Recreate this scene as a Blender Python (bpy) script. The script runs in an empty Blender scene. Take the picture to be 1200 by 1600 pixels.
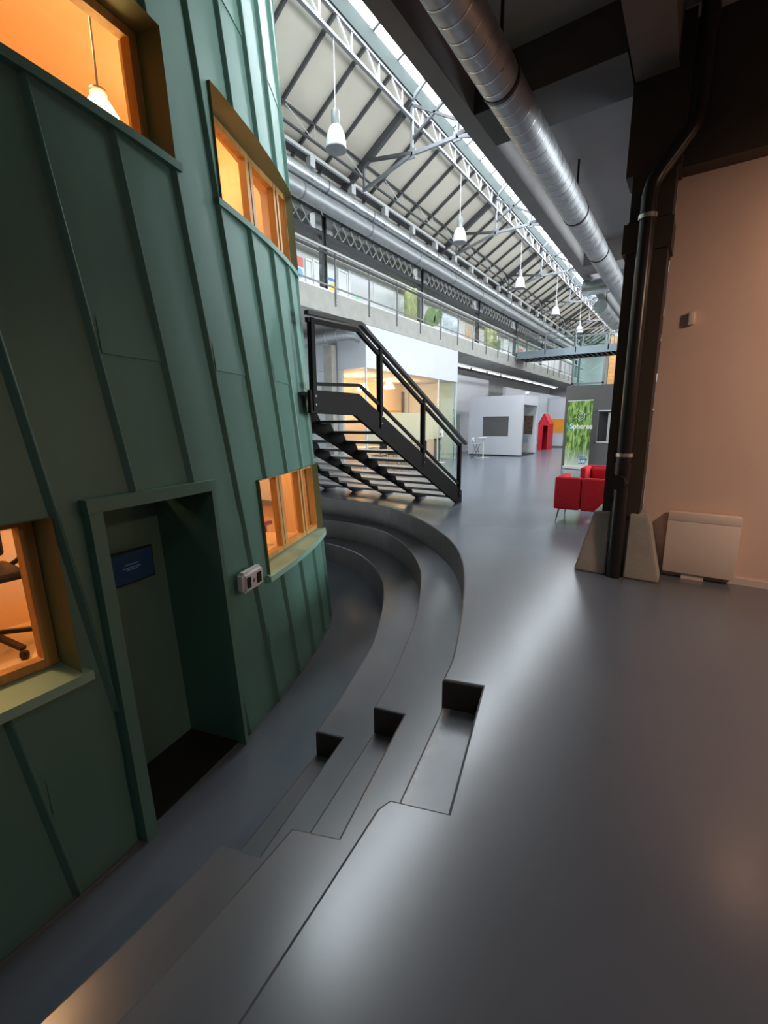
import bpy, bmesh, math, random
from mathutils import Vector, Matrix
random.seed(7)
SC = bpy.context.scene
COL = SC.collection
R = math.radians

# ------------------------------------------------------------------ camera
def setup_camera():
    yaw, pitch, roll, F, H = -0.600664295, 0.197523571, 0.00729288386, 696.1, 1.6
    cy, sy, cp, sp = math.cos(yaw), math.sin(yaw), math.cos(pitch), math.sin(pitch)
    f = Vector((sy*cp, cy*cp, -sp)); r = Vector((cy, -sy, 0)); d = f.cross(r)
    cr, sr = math.cos(roll), math.sin(roll)
    right = r*cr + d*sr; down = -r*sr + d*cr
    m = Matrix((right, -down, -f)).transposed().to_4x4()
    m.translation = (0, 0, H)
    cam = bpy.data.cameras.new('camera'); o = bpy.data.objects.new('camera', cam); COL.objects.link(o)
    cam.sensor_fit = 'HORIZONTAL'; cam.sensor_width = 36; cam.lens = 36*F/1200
    cam.clip_start = .05; cam.clip_end = 200
    o.matrix_world = m
    SC.camera = o
setup_camera()

# ------------------------------------------------------------------ light and exposure
SC.view_settings.view_transform = 'Standard'
SC.view_settings.look = 'None'
SC.view_settings.gamma = 1
SC.view_settings.use_curve_mapping = False
SC.view_settings.exposure = 0.78
try:
    SC.cycles.max_bounces = 10; SC.cycles.diffuse_bounces = 5; SC.cycles.glossy_bounces = 4
    SC.cycles.transparent_max_bounces = 24; SC.cycles.transmission_bounces = 6
    SC.cycles.sample_clamp_indirect = 6; SC.cycles.use_denoising = True
    SC.cycles.caustics_reflective = False; SC.cycles.caustics_refractive = False
except Exception:
    pass
W = bpy.data.worlds.new('overcast'); SC.world = W; W.use_nodes = True
W.node_tree.nodes['Background'].inputs[0].default_value = (.86, .93, 1, 1)
W.node_tree.nodes['Background'].inputs[1].default_value = 3.0

def area(name, loc, sx, sy, power, col=(1, 1, 1), rot=(0, 0, 0)):
    l = bpy.data.lights.new(name, 'AREA'); l.shape = 'RECTANGLE'; l.size = sx; l.size_y = sy
    l.energy = power; l.color = col
    o = bpy.data.objects.new(name, l); COL.objects.link(o); o.location = loc; o.rotation_euler = rot
    return o
def point(name, loc, power, col=(1, 1, 1), rad=.1):
    l = bpy.data.lights.new(name, 'POINT'); l.energy = power; l.color = col; l.shadow_soft_size = rad
    o = bpy.data.objects.new(name, l); COL.objects.link(o); o.location = loc
    return o
DAY = (.90, .96, 1.0)
area('daylight_ridge', (-5.43, 25, 9.9), 1.1, 44, 2700, DAY)          # overcast sky over the ridge glazing
area('daylight_gallery', (-10.2, 25, 7.62), 1.0, 38, 430, DAY)       # glazing over the side nave
area('fill_upper_right', (-2.35, 24, 6.2), 1.1, 40, 700, DAY, (0, R(100), 0))   # added fill for the left roof slope and gallery, no window there
area('fill_side_right', (5.9, 12.0, 2.6), 2.6, 6.5, 640, DAY, (0, R(90), 0))      # added unseen fill from the right for the hall and green building
WARM = (1.0, .56, .26)
area('glow_ceiling_lamps', (2.5, 3.3, 3.3), .5, .5, 48, (1.0, .67, .48), (R(24), 0, 0))
point('glow_wall_lamp', (.90, 5.18, 3.13), 2, (1.0, .55, .32), .06)
area('fill_near_camera', (1.6, -1.6, 4.8), 1.2, 1.2, 9, (.86, .93, 1))  # added fill for the near floor, stands for no known lamp
point('glow_pod_low_near', (-3.9, .6, 1.55), 27, WARM, .12)
point('glow_pod_low_far', (-5.1, 3.2, 1.9), 28, WARM, .12)
point('glow_pod_top_near', (-4.4, 1.9, 4.7), 20, WARM, .12)
point('glow_pod_top_far', (-5.3, 3.5, 4.6), 17, WARM, .12)
point('glow_office_near', (-10.2, 13.4, 2.6), 30, (1, .62, .32), .12)
point('glow_office_far', (-10.2, 16.2, 2.7), 30, (1, .62, .32), .12)

# ------------------------------------------------------------------ materials
def mat(name, col, rough=.5, metal=0.0, var=.0, scale=4.0, bump=0.0, bscale=None, stretch=(1, 1, 1), rvar=0.0, spec=.5, emit=None, estr=0, coat=0):
    m = bpy.data.materials.new(name); m.use_nodes = True
    nt = m.node_tree; b = nt.nodes['Principled BSDF']
    b.inputs['Base Color'].default_value = (*col, 1); b.inputs['Roughness'].default_value = rough
    b.inputs['Metallic'].default_value = metal; b.inputs['Specular IOR Level'].default_value = spec
    if coat: b.inputs['Coat Weight'].default_value = coat; b.inputs['Coat Roughness'].default_value = .12
    if emit: b.inputs['Emission Color'].default_value = (*emit, 1); b.inputs['Emission Strength'].default_value = estr
    if var or bump or rvar:
        tc = nt.nodes.new('ShaderNodeTexCoord'); mp = nt.nodes.new('ShaderNodeMapping')
        mp.inputs['Scale'].default_value = stretch
        nt.links.new(tc.outputs['Object'], mp.inputs[0])
        nz = nt.nodes.new('ShaderNodeTexNoise'); nz.inputs['Scale'].default_value = scale; nz.inputs['Detail'].default_value = 5
        nt.links.new(mp.outputs[0], nz.inputs['Vector'])
        if var:
            rp = nt.nodes.new('ShaderNodeValToRGB')
            rp.color_ramp.elements[0].position = .3; rp.color_ramp.elements[1].position = .7
            rp.color_ramp.elements[0].color = (*[c*(1-var) for c in col], 1)
            rp.color_ramp.elements[1].color = (*[min(1, c*(1+var)) for c in col], 1)
            nt.links.new(nz.outputs[0], rp.inputs[0]); nt.links.new(rp.outputs[0], b.inputs['Base Color'])
        if rvar:
            mr = nt.nodes.new('ShaderNodeMapRange'); mr.inputs[1].default_value = .3; mr.inputs[2].default_value = .7
            mr.inputs[3].default_value = max(.02, rough-rvar); mr.inputs[4].default_value = rough+rvar
            nt.links.new(nz.outputs[0], mr.inputs[0]); nt.links.new(mr.outputs[0], b.inputs['Roughness'])
        if bump:
            n2 = nt.nodes.new('ShaderNodeTexNoise'); n2.inputs['Scale'].default_value = bscale or scale*6
            nt.links.new(mp.outputs[0], n2.inputs['Vector'])
            bp = nt.nodes.new('ShaderNodeBump'); bp.inputs['Strength'].default_value = bump; bp.inputs['Distance'].default_value = .02
            nt.links.new(n2.outputs[0], bp.inputs['Height']); nt.links.new(bp.outputs[0], b.inputs['Normal'])
    return m
def glass(name, tint=(1, 1, 1), refl=1.45, gl=1.0, frost=0):
    m = bpy.data.materials.new(name); m.use_nodes = True; nt = m.node_tree
    for n in list(nt.nodes): nt.nodes.remove(n)
    out = nt.nodes.new('ShaderNodeOutputMaterial'); t = nt.nodes.new('ShaderNodeBsdfTransparent')
    t.inputs[0].default_value = (*tint, 1); g = nt.nodes.new('ShaderNodeBsdfGlossy'); g.inputs['Roughness'].default_value = .02
    fr = nt.nodes.new('ShaderNodeFresnel')
    ge = nt.nodes.new('ShaderNodeNewGeometry'); mr = nt.nodes.new('ShaderNodeMapRange')   # thin sheet: same reflectance from either face
    mr.inputs[3].default_value = refl; mr.inputs[4].default_value = 1/refl
    nt.links.new(ge.outputs['Backfacing'], mr.inputs[0]); nt.links.new(mr.outputs[0], fr.inputs[0])
    mx = nt.nodes.new('ShaderNodeMixShader')
    nt.links.new(fr.outputs[0], mx.inputs[0]); nt.links.new(t.outputs[0], mx.inputs[1]); nt.links.new(g.outputs[0], mx.inputs[2])
    last = mx
    if frost:
        d = nt.nodes.new('ShaderNodeBsdfTranslucent'); d.inputs[0].default_value = (*tint, 1)
        d2 = nt.nodes.new('ShaderNodeBsdfDiffuse'); d2.inputs[0].default_value = (*tint, 1)
        m1 = nt.nodes.new('ShaderNodeMixShader'); m1.inputs[0].default_value = .5
        nt.links.new(d.outputs[0], m1.inputs[1]); nt.links.new(d2.outputs[0], m1.inputs[2])
        m2 = nt.nodes.new('ShaderNodeMixShader'); m2.inputs[0].default_value = frost
        nt.links.new(mx.outputs[0], m2.inputs[1]); nt.links.new(m1.outputs[0], m2.inputs[2]); last = m2
    nt.links.new(last.outputs[0], out.inputs[0])
    return m
M = {}
M['floor'] = mat('dark_epoxy_floor', (.126, .143, .171), .235, 0, .05, .7, .004, 60, rvar=.0, spec=1.0)
M['tier'] = mat('dark_epoxy_tier', (.130, .141, .158), .24, 0, .10, 1.0, .006, 50, rvar=.0, spec=1.0)
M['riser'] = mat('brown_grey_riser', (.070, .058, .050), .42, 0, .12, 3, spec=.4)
M['worn'] = mat('worn_lit_epoxy_step', (.25, .265, .29), .30, 0, .25, 3.5, .01, 40, stretch=(1, .4, 1), rvar=.05, spec=1.0)  # wear, plus skylight reflection put into the paler base colour
M['patina'] = mat('green_sheet_metal', (.132, .285, .234), .47, .2, .10, 1.6, .03, 90, stretch=(1, 1, .35), rvar=.06)
M['sill'] = mat('green_sill_metal', (.33, .56, .44), .45, .1, .08, 3)
M['olive'] = mat('green_reveal_metal', (.20, .24, .13), .5, .1)
M['timber'] = mat('window_timber', (.62, .33, .10), .5, 0, .18, 3, stretch=(6, 6, .6))
M['pod_in'] = mat('pod_plaster_warm', (.86, .66, .42), .75, 0, .03, 2)
M['roofpanel'] = mat('roof_panel', (.56, .52, .44), .8, 0, .05, 1.2, .05, 20)
M['steel_dk'] = mat('dark_grey_steel', (.085, .088, .095), .5, .3)
M['steel_md'] = mat('grey_steel', (.20, .21, .225), .45, .4)
M['steel_md2'] = mat('lamp_housing_grey', (.34, .36, .37), .4, .5)
M['steel_lt'] = mat('light_steel', (.70, .72, .72), .45, .2)
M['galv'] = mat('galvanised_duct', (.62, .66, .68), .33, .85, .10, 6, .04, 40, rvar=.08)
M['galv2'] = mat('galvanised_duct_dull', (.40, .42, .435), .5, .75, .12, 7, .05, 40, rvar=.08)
M['curb'] = mat('sheet_metal_curb', (.060, .072, .069), .85, 0, .08, 2.5, .25, 3, spec=.05)
M['conc'] = mat('pale_concrete', (.40, .40, .37), .85, 0, .10, 3, .15, 30)
M['conc_soffit'] = mat('concrete_soffit', (.30, .30, .30), .85, 0, .08, 2, .08, 30)
M['conc_dk'] = mat('dark_painted_soffit', (.36, .36, .36), .8, 0, .08, 1.5, .05, 40)
M['pedestal'] = mat('cast_concrete', (.42, .40, .36), .9, 0, .12, 5, .12, 30)
M['white'] = mat('white_paint', (.74, .75, .78), .7, 0, .02, 2)
M['white2'] = mat('white_board', (.64, .66, .71), .55, 0, .02, 2)
M['grey_wall'] = mat('light_grey_wall', (.62, .63, .64), .8, 0, .05, 1.2)
M['pink'] = mat('plaster_wall', (.74, .555, .465), .85, 0, .03, 2, .12, 140)
M['pinktrim'] = mat('painted_skirting', (.72, .62, .56), .6)
M['heater'] = mat('heater_enamel', (.78, .67, .60), .45)
M['brown'] = mat('brown_painted_steel', (.055, .040, .030), .6, 0, .12, 3)
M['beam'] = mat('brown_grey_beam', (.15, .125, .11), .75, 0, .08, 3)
M['pipe'] = mat('black_pipe', (.018, .017, .018), .3, .1)
M['black'] = mat('black_steel', (.020, .018, .019), .45, .2)
M['stair'] = mat('stair_steel', (.008, .0065, .006), .55, 0, .1, 5, spec=.12)
M['tread'] = mat('stair_tread', (.12, .115, .115), .45, .1, .1, 6)
M['red'] = mat('red_wool_fabric', (.56, .012, .025), .9, 0, .15, 40, .35, 220)
M['redpaint'] = mat('red_paint', (.70, .02, .04), .5)
M['orange'] = mat('orange_panel', (.95, .36, .03), .6, 0, .05, 6)
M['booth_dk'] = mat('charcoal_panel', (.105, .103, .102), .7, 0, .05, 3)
M['dark'] = mat('dark_opening', (.04, .04, .045), .6)
M['window_dk'] = mat('dark_blind', (.115, .113, .112), .55)
M['orange_wall'] = mat('office_wall', (.80, .56, .38), .8, 0, .04, 2)
M['cork'] = mat('cork_board', (.70, .38, .12), .85, 0, .15, 30)
M['plastic_w'] = mat('white_plastic', (.80, .80, .78), .4)
M['screen'] = mat('standby_screen', (.01, .025, .06), .2, emit=(.04, .13, .26), estr=.018)
M['screen_txt'] = mat('screen_lettering', (.1, .2, .35), .3, emit=(.25, .35, .5), estr=.03)
M['bulb'] = mat('lit_lamp_shade', (1, .8, .5), .5, emit=(1, .66, .25), estr=9)
M['tube'] = mat('lit_tube', (1, 1, 1), .5, emit=(.92, .97, 1), estr=1.4)
M['lampwhite'] = mat('lamp_enamel', (.62, .65, .67), .3)
M['lampglass'] = mat('lamp_reflector', (.80, .84, .85), .15, .6)
M['glass'] = glass('clear_glass', (.97, .99, .98))
M['glass_g'] = glass('green_edge_glass', (.82, .95, .93))
M['glass_roof'] = glass('roof_glazing', (.96, .98, 1), 1.3)
M['frost'] = glass('frosted_film', (.80, .86, .78), 1.45, frost=.55)
M['cactus'] = mat('cactus_green', (.22, .34, .13), .6, 0, .25, 6, .3, 25)
M['cactus2'] = mat('cactus_yellow_green', (.36, .40, .16), .7, 0, .35, 9, .4, 20, stretch=(3, 3, .6))
M['pot'] = mat('grey_pot', (.30, .30, .30), .7)
M['wood'] = mat('orange_cladding', (.72, .36, .13), .6, 0, .2, 3, stretch=(.5, .5, 8))
M['grass_white'] = mat('banner_white', (.86, .88, .86), .5)
M['chrome'] = mat('chrome_band', (.75, .72, .70), .25, .9)
M['blue'] = mat('blue_plastic', (.05, .10, .55), .4)
M['maroon'] = mat('red_plastic', (.30, .02, .03), .4)
M['teal'] = mat('teal_print', (.02, .42, .50), .5)
M['logo_blue'] = mat('blue_print', (.05, .22, .50), .5)
M['logo_white'] = mat('white_print', (.92, .95, .95), .5)
M['poster_red'] = mat('red_print', (.75, .16, .14), .6)
M['poster_blue'] = mat('blue_sheet_print', (.18, .42, .70), .6)
M['poster_yel'] = mat('yellow_print', (.85, .58, .12), .6)
M['board_grey'] = mat('grey_glazing_board', (.58, .59, .62), .25, 0, .05, 2)
M['bluegrey'] = mat('window_bluegrey', (.45, .52, .58), .25, 0, .2, 2)
M['tan'] = mat('tan_print', (.62, .42, .28), .6, 0, .4, 7)
M['brownpic'] = mat('dark_photo_print', (.16, .10, .07), .5, 0, .7, 14)
M['greenneon'] = mat('green_sticker', (.15, .75, .25), .5)
M['skyblue'] = mat('blue_sticker', (.05, .35, .55), .5)
M['bridge'] = mat('bluegrey_steel', (.20, .25, .28), .5, .2)

# banner grass print: streaky procedural greens fading to pale at the foot
def banner_mat():
    m = bpy.data.materials.new('grass_print'); m.use_nodes = True; nt = m.node_tree; b = nt.nodes['Principled BSDF']
    b.inputs['Roughness'].default_value = .5
    tc = nt.nodes.new('ShaderNodeTexCoord'); mp = nt.nodes.new('ShaderNodeMapping')
    mp.inputs['Rotation'].default_value = (0, R(14), 0); mp.inputs['Scale'].default_value = (9, 1, 1.7)
    nt.links.new(tc.outputs['Object'], mp.inputs[0])
    nz = nt.nodes.new('ShaderNodeTexNoise'); nz.inputs['Scale'].default_value = 1.7; nz.inputs['Detail'].default_value = 3; nz.inputs['Distortion'].default_value = 1.2
    nt.links.new(mp.outputs[0], nz.inputs['Vector'])
    rp = nt.nodes.new('ShaderNodeValToRGB'); cr = rp.color_ramp
    cr.elements[0].position = .40; cr.elements[0].color = (.05, .12, .025, 1)
    cr.elements[1].position = .62; cr.elements[1].color = (.42, .62, .20, 1)
    e = cr.elements.new(.5); e.color = (.17, .36, .05, 1)
    nt.links.new(nz.outputs[0], rp.inputs[0])
    sx = nt.nodes.new('ShaderNodeSeparateXYZ'); nt.links.new(tc.outputs['Object'], sx.inputs[0])
    mr = nt.nodes.new('ShaderNodeMapRange'); mr.inputs[1].default_value = .12; mr.inputs[2].default_value = .75
    mr.inputs[3].default_value = .85; mr.inputs[4].default_value = 0
    nt.links.new(sx.outputs[2], mr.inputs[0])
    mx = nt.nodes.new('ShaderNodeMixRGB'); mx.inputs[2].default_value = (.72, .76, .70, 1)
    nt.links.new(mr.outputs[0], mx.inputs[0]); nt.links.new(rp.outputs[0], mx.inputs[1]); nt.links.new(mx.outputs[0], b.inputs['Base Color'])
    return m
M['grass'] = banner_mat()

# ------------------------------------------------------------------ mesh helpers
def wloc(o):
    v = Vector((0, 0, 0))
    while o: v += o.location; o = o.parent
    return v
class MB:
    def __init__(s): s.bm = bmesh.new()
    def quad(s, *ps):
        vs = [s.bm.verts.new(p) for p in ps]
        try: return s.bm.faces.new(vs)
        except ValueError: return None
    def box(s, x0, x1, y0, y1, z0, z1):
        v = [s.bm.verts.new((x, y, z)) for x in (x0, x1) for y in (y0, y1) for z in (z0, z1)]
        for f in ((0, 1, 3, 2), (4, 6, 7, 5), (0, 4, 5, 1), (2, 3, 7, 6), (0, 2, 6, 4), (1, 5, 7, 3)):
            s.bm.faces.new([v[i] for i in f])
        return s
    def rbox(s, x0, x1, y0, y1, z0, z1, r=.02, seg=2):
        t = bmesh.new(); bmesh.ops.create_cube(t, size=1)
        for v in t.verts: v.co = Vector(((x0+x1)/2+v.co.x*(x1-x0), (y0+y1)/2+v.co.y*(y1-y0), (z0+z1)/2+v.co.z*(z1-z0)))
        bmesh.ops.bevel(t, geom=t.edges[:], offset=r, segments=seg, profile=.5, affect='EDGES')
        s.merge(t); return s
    def merge(s, t):
        mp = {v: s.bm.verts.new(v.co) for v in t.verts}
        for f in t.faces: s.bm.faces.new([mp[v] for v in f.verts])
        t.free()
    def bar(s, a, b, w, h=None, up=(0, 0, 1)):
        a, b = Vector(a), Vector(b); h = h or w; d = (b-a).normalized(); up = Vector(up)
        if abs(d.dot(up)) > .99: up = Vector((0, 1, 0)) if abs(d.y) < .9 else Vector((1, 0, 0))
        x = d.cross(up).normalized(); y = x.cross(d).normalized()
        q = [a+x*w/2*i+y*h/2*j for i, j in ((-1, -1), (1, -1), (1, 1), (-1, 1))]
        v0 = [s.bm.verts.new(p) for p in q]; v1 = [s.bm.verts.new(p+(b-a)) for p in q]
        for i in range(4): s.bm.faces.new((v0[i], v0[(i+1) % 4], v1[(i+1) % 4], v1[i]))
        s.bm.faces.new(v0[::-1]); s.bm.faces.new(v1); return s
    def tube(s, path, r, n=10, cap=True):
        path = [Vector(p) for p in path]; rings = []
        rs = r if isinstance(r, (list, tuple)) else [r]*len(path)
        up = None
        for i, p in enumerate(path):
            d = (path[min(i+1, len(path)-1)]-path[max(i-1, 0)]).normalized()
            if up is None: up = Vector((0, 0, 1)) if abs(d.z) < .9 else Vector((0, 1, 0))
            x = d.cross(up).normalized(); y = x.cross(d).normalized(); up = y
            rings.append([s.bm.verts.new(p+(x*math.cos(t)+y*math.sin(t))*rs[i]) for t in [2*math.pi*k/n for k in range(n)]])
        for a, b in zip(rings[:-1], rings[1:]):
            for k in range(n): s.bm.faces.new((a[k], a[(k+1) % n], b[(k+1) % n], b[k]))
        if cap: s.bm.faces.new(rings[0][::-1]); s.bm.faces.new(rings[-1])
        return s
    def lathe(s, prof, c, n=24):
        rings = []
        for r, z in prof:
            rings.append([s.bm.verts.new((c[0]+r*math.cos(2*math.pi*k/n), c[1]+r*math.sin(2*math.pi*k/n), c[2]+z)) for k in range(n)])
        for a, b in zip(rings[:-1], rings[1:]):
            for k in range(n): s.bm.faces.new((a[k], a[(k+1) % n], b[(k+1) % n], b[k]))
        if prof[0][0] > 1e-4: s.bm.faces.new(rings[0][::-1])
        if prof[-1][0] > 1e-4: s.bm.faces.new(rings[-1])
        return s
    def prism(s, poly, z0, z1):
        a = [s.bm.verts.new((x, y, z0)) for x, y in poly]; b = [s.bm.verts.new((x, y, z1)) for x, y in poly]
        n = len(poly)
        fs = [s.bm.faces.new(a[::-1]), s.bm.faces.new(b)]
        for i in range(n): s.bm.faces.new((a[i], a[(i+1) % n], b[(i+1) % n], b[i]))
        s.bm.normal_update(); bmesh.ops.triangulate(s.bm, faces=fs, ngon_method='EAR_CLIP'); return s
    def bprism(s, poly, z0, z1, r=.014):          # prism with a rounded top edge
        a = [s.bm.verts.new((x, y, z0)) for x, y in poly]; b = [s.bm.verts.new((x, y, z1)) for x, y in poly]; n = len(poly)
        top = s.bm.faces.new(b); fs = [top, s.bm.faces.new(a[::-1])]
        for i in range(n): s.bm.faces.new((a[i], a[(i+1) % n], b[(i+1) % n], b[i]))
        s.bm.normal_update()
        bmesh.ops.bevel(s.bm, geom=list(top.edges), offset=r, segments=2, profile=.5, affect='EDGES')
        s.bm.normal_update(); bmesh.ops.triangulate(s.bm, faces=[f for f in s.bm.faces if len(f.verts) > 4], ngon_method='EAR_CLIP'); return s
    def slab(s, pts, vec):                        # a polygon in space swept by a vector
        vec = Vector(vec); a = [s.bm.verts.new(p) for p in pts]; b = [s.bm.verts.new(Vector(p)+vec) for p in pts]
        n = len(pts); fs = [s.bm.faces.new(a[::-1]), s.bm.faces.new(b)]
        for i in range(n): s.bm.faces.new((a[i], a[(i+1) % n], b[(i+1) % n], b[i]))
        s.bm.normal_update(); bmesh.ops.triangulate(s.bm, faces=fs, ngon_method='EAR_CLIP'); return s
    def build(s, name, m, parent=None, smooth=False, label=None, cat=None, group=None, kind=None, origin=None, side=None):
        bmesh.ops.remove_doubles(s.bm, verts=s.bm.verts[:], dist=1e-5)
        bmesh.ops.recalc_face_normals(s.bm, faces=s.bm.faces[:])
        off = wloc(parent) if parent else Vector(origin or (0, 0, 0))
        for v in s.bm.verts: v.co -= off
        me = bpy.data.meshes.new(name); s.bm.to_mesh(me); s.bm.free()
        me.materials.append(M[m] if isinstance(m, str) else m)
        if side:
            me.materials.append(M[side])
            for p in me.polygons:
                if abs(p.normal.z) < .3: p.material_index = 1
        if smooth:
            for p in me.polygons: p.use_smooth = True
            try: me.set_sharp_from_angle(angle=R(38))
            except Exception: pass
        o = bpy.data.objects.new(name, me); COL.objects.link(o)
        if parent: o.parent = parent
        else: o.location = off
        if label: o['label'] = label
        if cat: o['category'] = cat
        if group: o['group'] = group
        if kind: o['kind'] = kind
        return o
def thing(name, label, cat, loc=(0, 0, 0), group=None):
    o = bpy.data.objects.new(name, None); COL.objects.link(o); o.location = loc; o.empty_display_size = .1
    o['label'] = label; o['category'] = cat
    if group: o['group'] = group
    return o
def copy_tree(o, parent=None):
    c = o.copy(); COL.objects.link(c)
    if parent: c.parent = parent
    for ch in list(o.children): copy_tree(ch, c)
    return c
def struct(name, mb, m, parent=None, smooth=False, side=None):
    return mb.build(name, m, parent, smooth, kind='structure', side=side)
def text_mesh(name, txt, size, m, parent, origin, xdir, extrude=.004, bold=0):
    cu = bpy.data.curves.new(name, 'FONT'); cu.body = txt; cu.size = size; cu.extrude = extrude; cu.offset = bold
    cu.align_x = 'CENTER'
    t = bpy.data.objects.new(name, cu); COL.objects.link(t)
    dg = bpy.context.evaluated_depsgraph_get(); me = bpy.data.meshes.new_from_object(t.evaluated_get(dg))
    bpy.data.objects.remove(t)
    x = Vector(xdir).normalized(); y = Vector((0, 0, 1)); z = x.cross(y)
    mm = Matrix((x, y, z)).transposed().to_4x4(); mm.translation = Vector(origin)-wloc(parent)
    me.transform(mm); me.materials.clear(); me.materials.append(M[m])
    o = bpy.data.objects.new(name, me); COL.objects.link(o); o.parent = parent
    return o

# ------------------------------------------------------------------ setting: floors, walls, slabs, roof
XB, XL, YF = -8.63, -11.4, 44.0            # gallery edge, left wall, far end
T0 = [(-.80, -3.99), (-.83, -1.2), (-.86, .52), (-.90, .92), (-.94, 1.30), (-.92, 1.372), (-.68, 1.45), (-.91, 2.39), (-1.15, 2.32), (-1.21, 2.58), (-1.31, 2.87), (-1.44, 3.23),
      (-1.60, 3.62), (-1.85, 4.19), (-2.09, 4.66), (-2.40, 5.16), (-2.77, 5.62), (-3.31, 6.13), (-3.95, 6.61), (-4.63, 6.98), (-5.35, 7.20),
      (-6.06, 7.26), (-6.7, 7.22), (-7.4, 7.12), (-8.5, 6.95)]
T1 = [(-1.33, -3.99), (-1.37, -1), (-1.41, .71), (-1.43, 1.02), (-1.45, 1.28), (-1.22, 1.37), (-1.45, 2.34), (-1.67, 2.29), (-1.78, 2.68), (-1.93, 3.10), (-2.12, 3.60),
      (-2.30, 4.0), (-2.49, 4.38), (-2.70, 4.77), (-2.90, 5.10), (-3.21, 5.51), (-3.53, 5.86), (-3.94, 6.23), (-4.44, 6.59), (-4.95, 6.78), (-5.52, 6.86), (-6.14, 6.82), (-7, 6.72), (-8.5, 6.5)]
T2 = [(-1.86, -3.99), (-1.90, -1), (-1.94, .71), (-1.97, 1.05), (-1.99, 1.22), (-1.75, 1.30), (-1.97, 2.29), (-2.19, 2.23), (-2.30, 2.62), (-2.43, 3.0), (-2.64, 3.6), (-2.98, 4.25), (-3.21, 4.64),
      (-3.55, 5.14), (-3.88, 5.51), (-4.32, 5.91), (-4.89, 6.27), (-5.49, 6.46), (-6.0, 6.50), (-7, 6.40), (-8.5, 6.2)]
def smooth_path(P, k0):
    """keep the first k0 points (straight run and stair notch), round the curve after them"""
    out = P[:k0]; Q = P[k0-1:]
    for i in range(len(Q)-1):
        p0, p1, p2, p3 = Q[max(i-1, 0)], Q[i], Q[i+1], Q[min(i+2, len(Q)-1)]
        for t in (.33, .67, 1.0):
            out.append(tuple(.5*(2*p1[j]+(p2[j]-p0[j])*t+(2*p0[j]-5*p1[j]+4*p2[j]-p3[j])*t*t+(3*p1[j]-p0[j]-3*p2[j]+p3[j])*t**3) for j in (0, 1)))
    return out
T0s, T1s, T2s = smooth_path(T0, 9), smooth_path(T1, 8), smooth_path(T2, 8)
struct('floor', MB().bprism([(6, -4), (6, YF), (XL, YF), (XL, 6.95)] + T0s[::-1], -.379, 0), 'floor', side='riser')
struct('floor_sunken', MB().box(-8.5, -.3, -4, 7.4, -1.3, -1.14), 'floor')
def inset(P, d):
    return [(x+d*.9, y+d*.55) for x, y in P]
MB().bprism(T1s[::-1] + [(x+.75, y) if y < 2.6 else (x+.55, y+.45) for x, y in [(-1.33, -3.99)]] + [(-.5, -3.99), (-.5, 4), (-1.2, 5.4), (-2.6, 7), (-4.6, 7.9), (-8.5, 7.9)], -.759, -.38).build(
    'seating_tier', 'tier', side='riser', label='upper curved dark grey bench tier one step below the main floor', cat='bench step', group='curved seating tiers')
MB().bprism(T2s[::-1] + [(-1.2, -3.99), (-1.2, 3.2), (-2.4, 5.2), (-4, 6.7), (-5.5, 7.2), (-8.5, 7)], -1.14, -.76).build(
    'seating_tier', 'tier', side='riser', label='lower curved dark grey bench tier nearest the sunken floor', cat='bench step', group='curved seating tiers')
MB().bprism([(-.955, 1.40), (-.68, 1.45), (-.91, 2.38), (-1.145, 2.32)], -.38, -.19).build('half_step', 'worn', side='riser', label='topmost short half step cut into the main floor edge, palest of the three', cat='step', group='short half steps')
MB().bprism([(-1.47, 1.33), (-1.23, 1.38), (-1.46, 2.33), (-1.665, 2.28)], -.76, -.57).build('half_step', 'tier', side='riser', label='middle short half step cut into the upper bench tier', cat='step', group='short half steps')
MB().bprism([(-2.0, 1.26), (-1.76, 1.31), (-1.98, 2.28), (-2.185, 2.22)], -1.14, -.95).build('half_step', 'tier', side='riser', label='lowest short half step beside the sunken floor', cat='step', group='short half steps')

struct('wall_left', MB().box(XL-.2, XL, -4, YF, -1.3, 8.4), 'grey_wall')
struct('wall_far', MB().box(XL, 6, YF, YF+.2, 0, 9.6), 'grey_wall')
struct('wall_rear', MB().box(XL, 6, -4.2, -4, -1.3, 9.6), 'grey_wall')
struct('wall_side', MB().box(6, 6.2, -4, YF, 0, 5.2), 'pink')
w = bpy.data.objects.new('window_added', None); COL.objects.link(w); w['kind'] = 'structure'; w.location = (5.97, 12, 2.6)  # unseen window, added to give the side fill a source
f = MB()
for y in (8.7, 10.37, 12.0, 13.63, 15.3): f.box(5.93, 5.995, y-.04, y+.04, 1.26, 3.94)
for z in (1.26, 3.94): f.box(5.93, 5.995, 8.66, 15.34, z-.04, z+.04)
f.build('frame', 'steel_md', w); MB().box(5.975, 5.985, 8.74, 15.26, 1.3, 3.9).build('pane', 'glass', w)
struct('wall_right', MB().box(-.36, 6, 5.45, 5.65, 0, 3.82), 'pink')
struct('baseboard_right', MB().box(-.12, 6, 5.43, 5.449, 0, .07), 'pinktrim')
struct('trim_1', MB().box(-.329, 6, 5.25, 5.75, 3.82, 4.95), 'brown')               # downstand over the right wall
# gallery slab and its pale edge
struct('trim_2', MB().box(XL, XB, 5.9, YF, 4.57, 5.14), 'conc')
struct('trim_3', MB().box(XB-.06, XB-.01, 5.9, YF, 5.141, 5.19), 'white')
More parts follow.
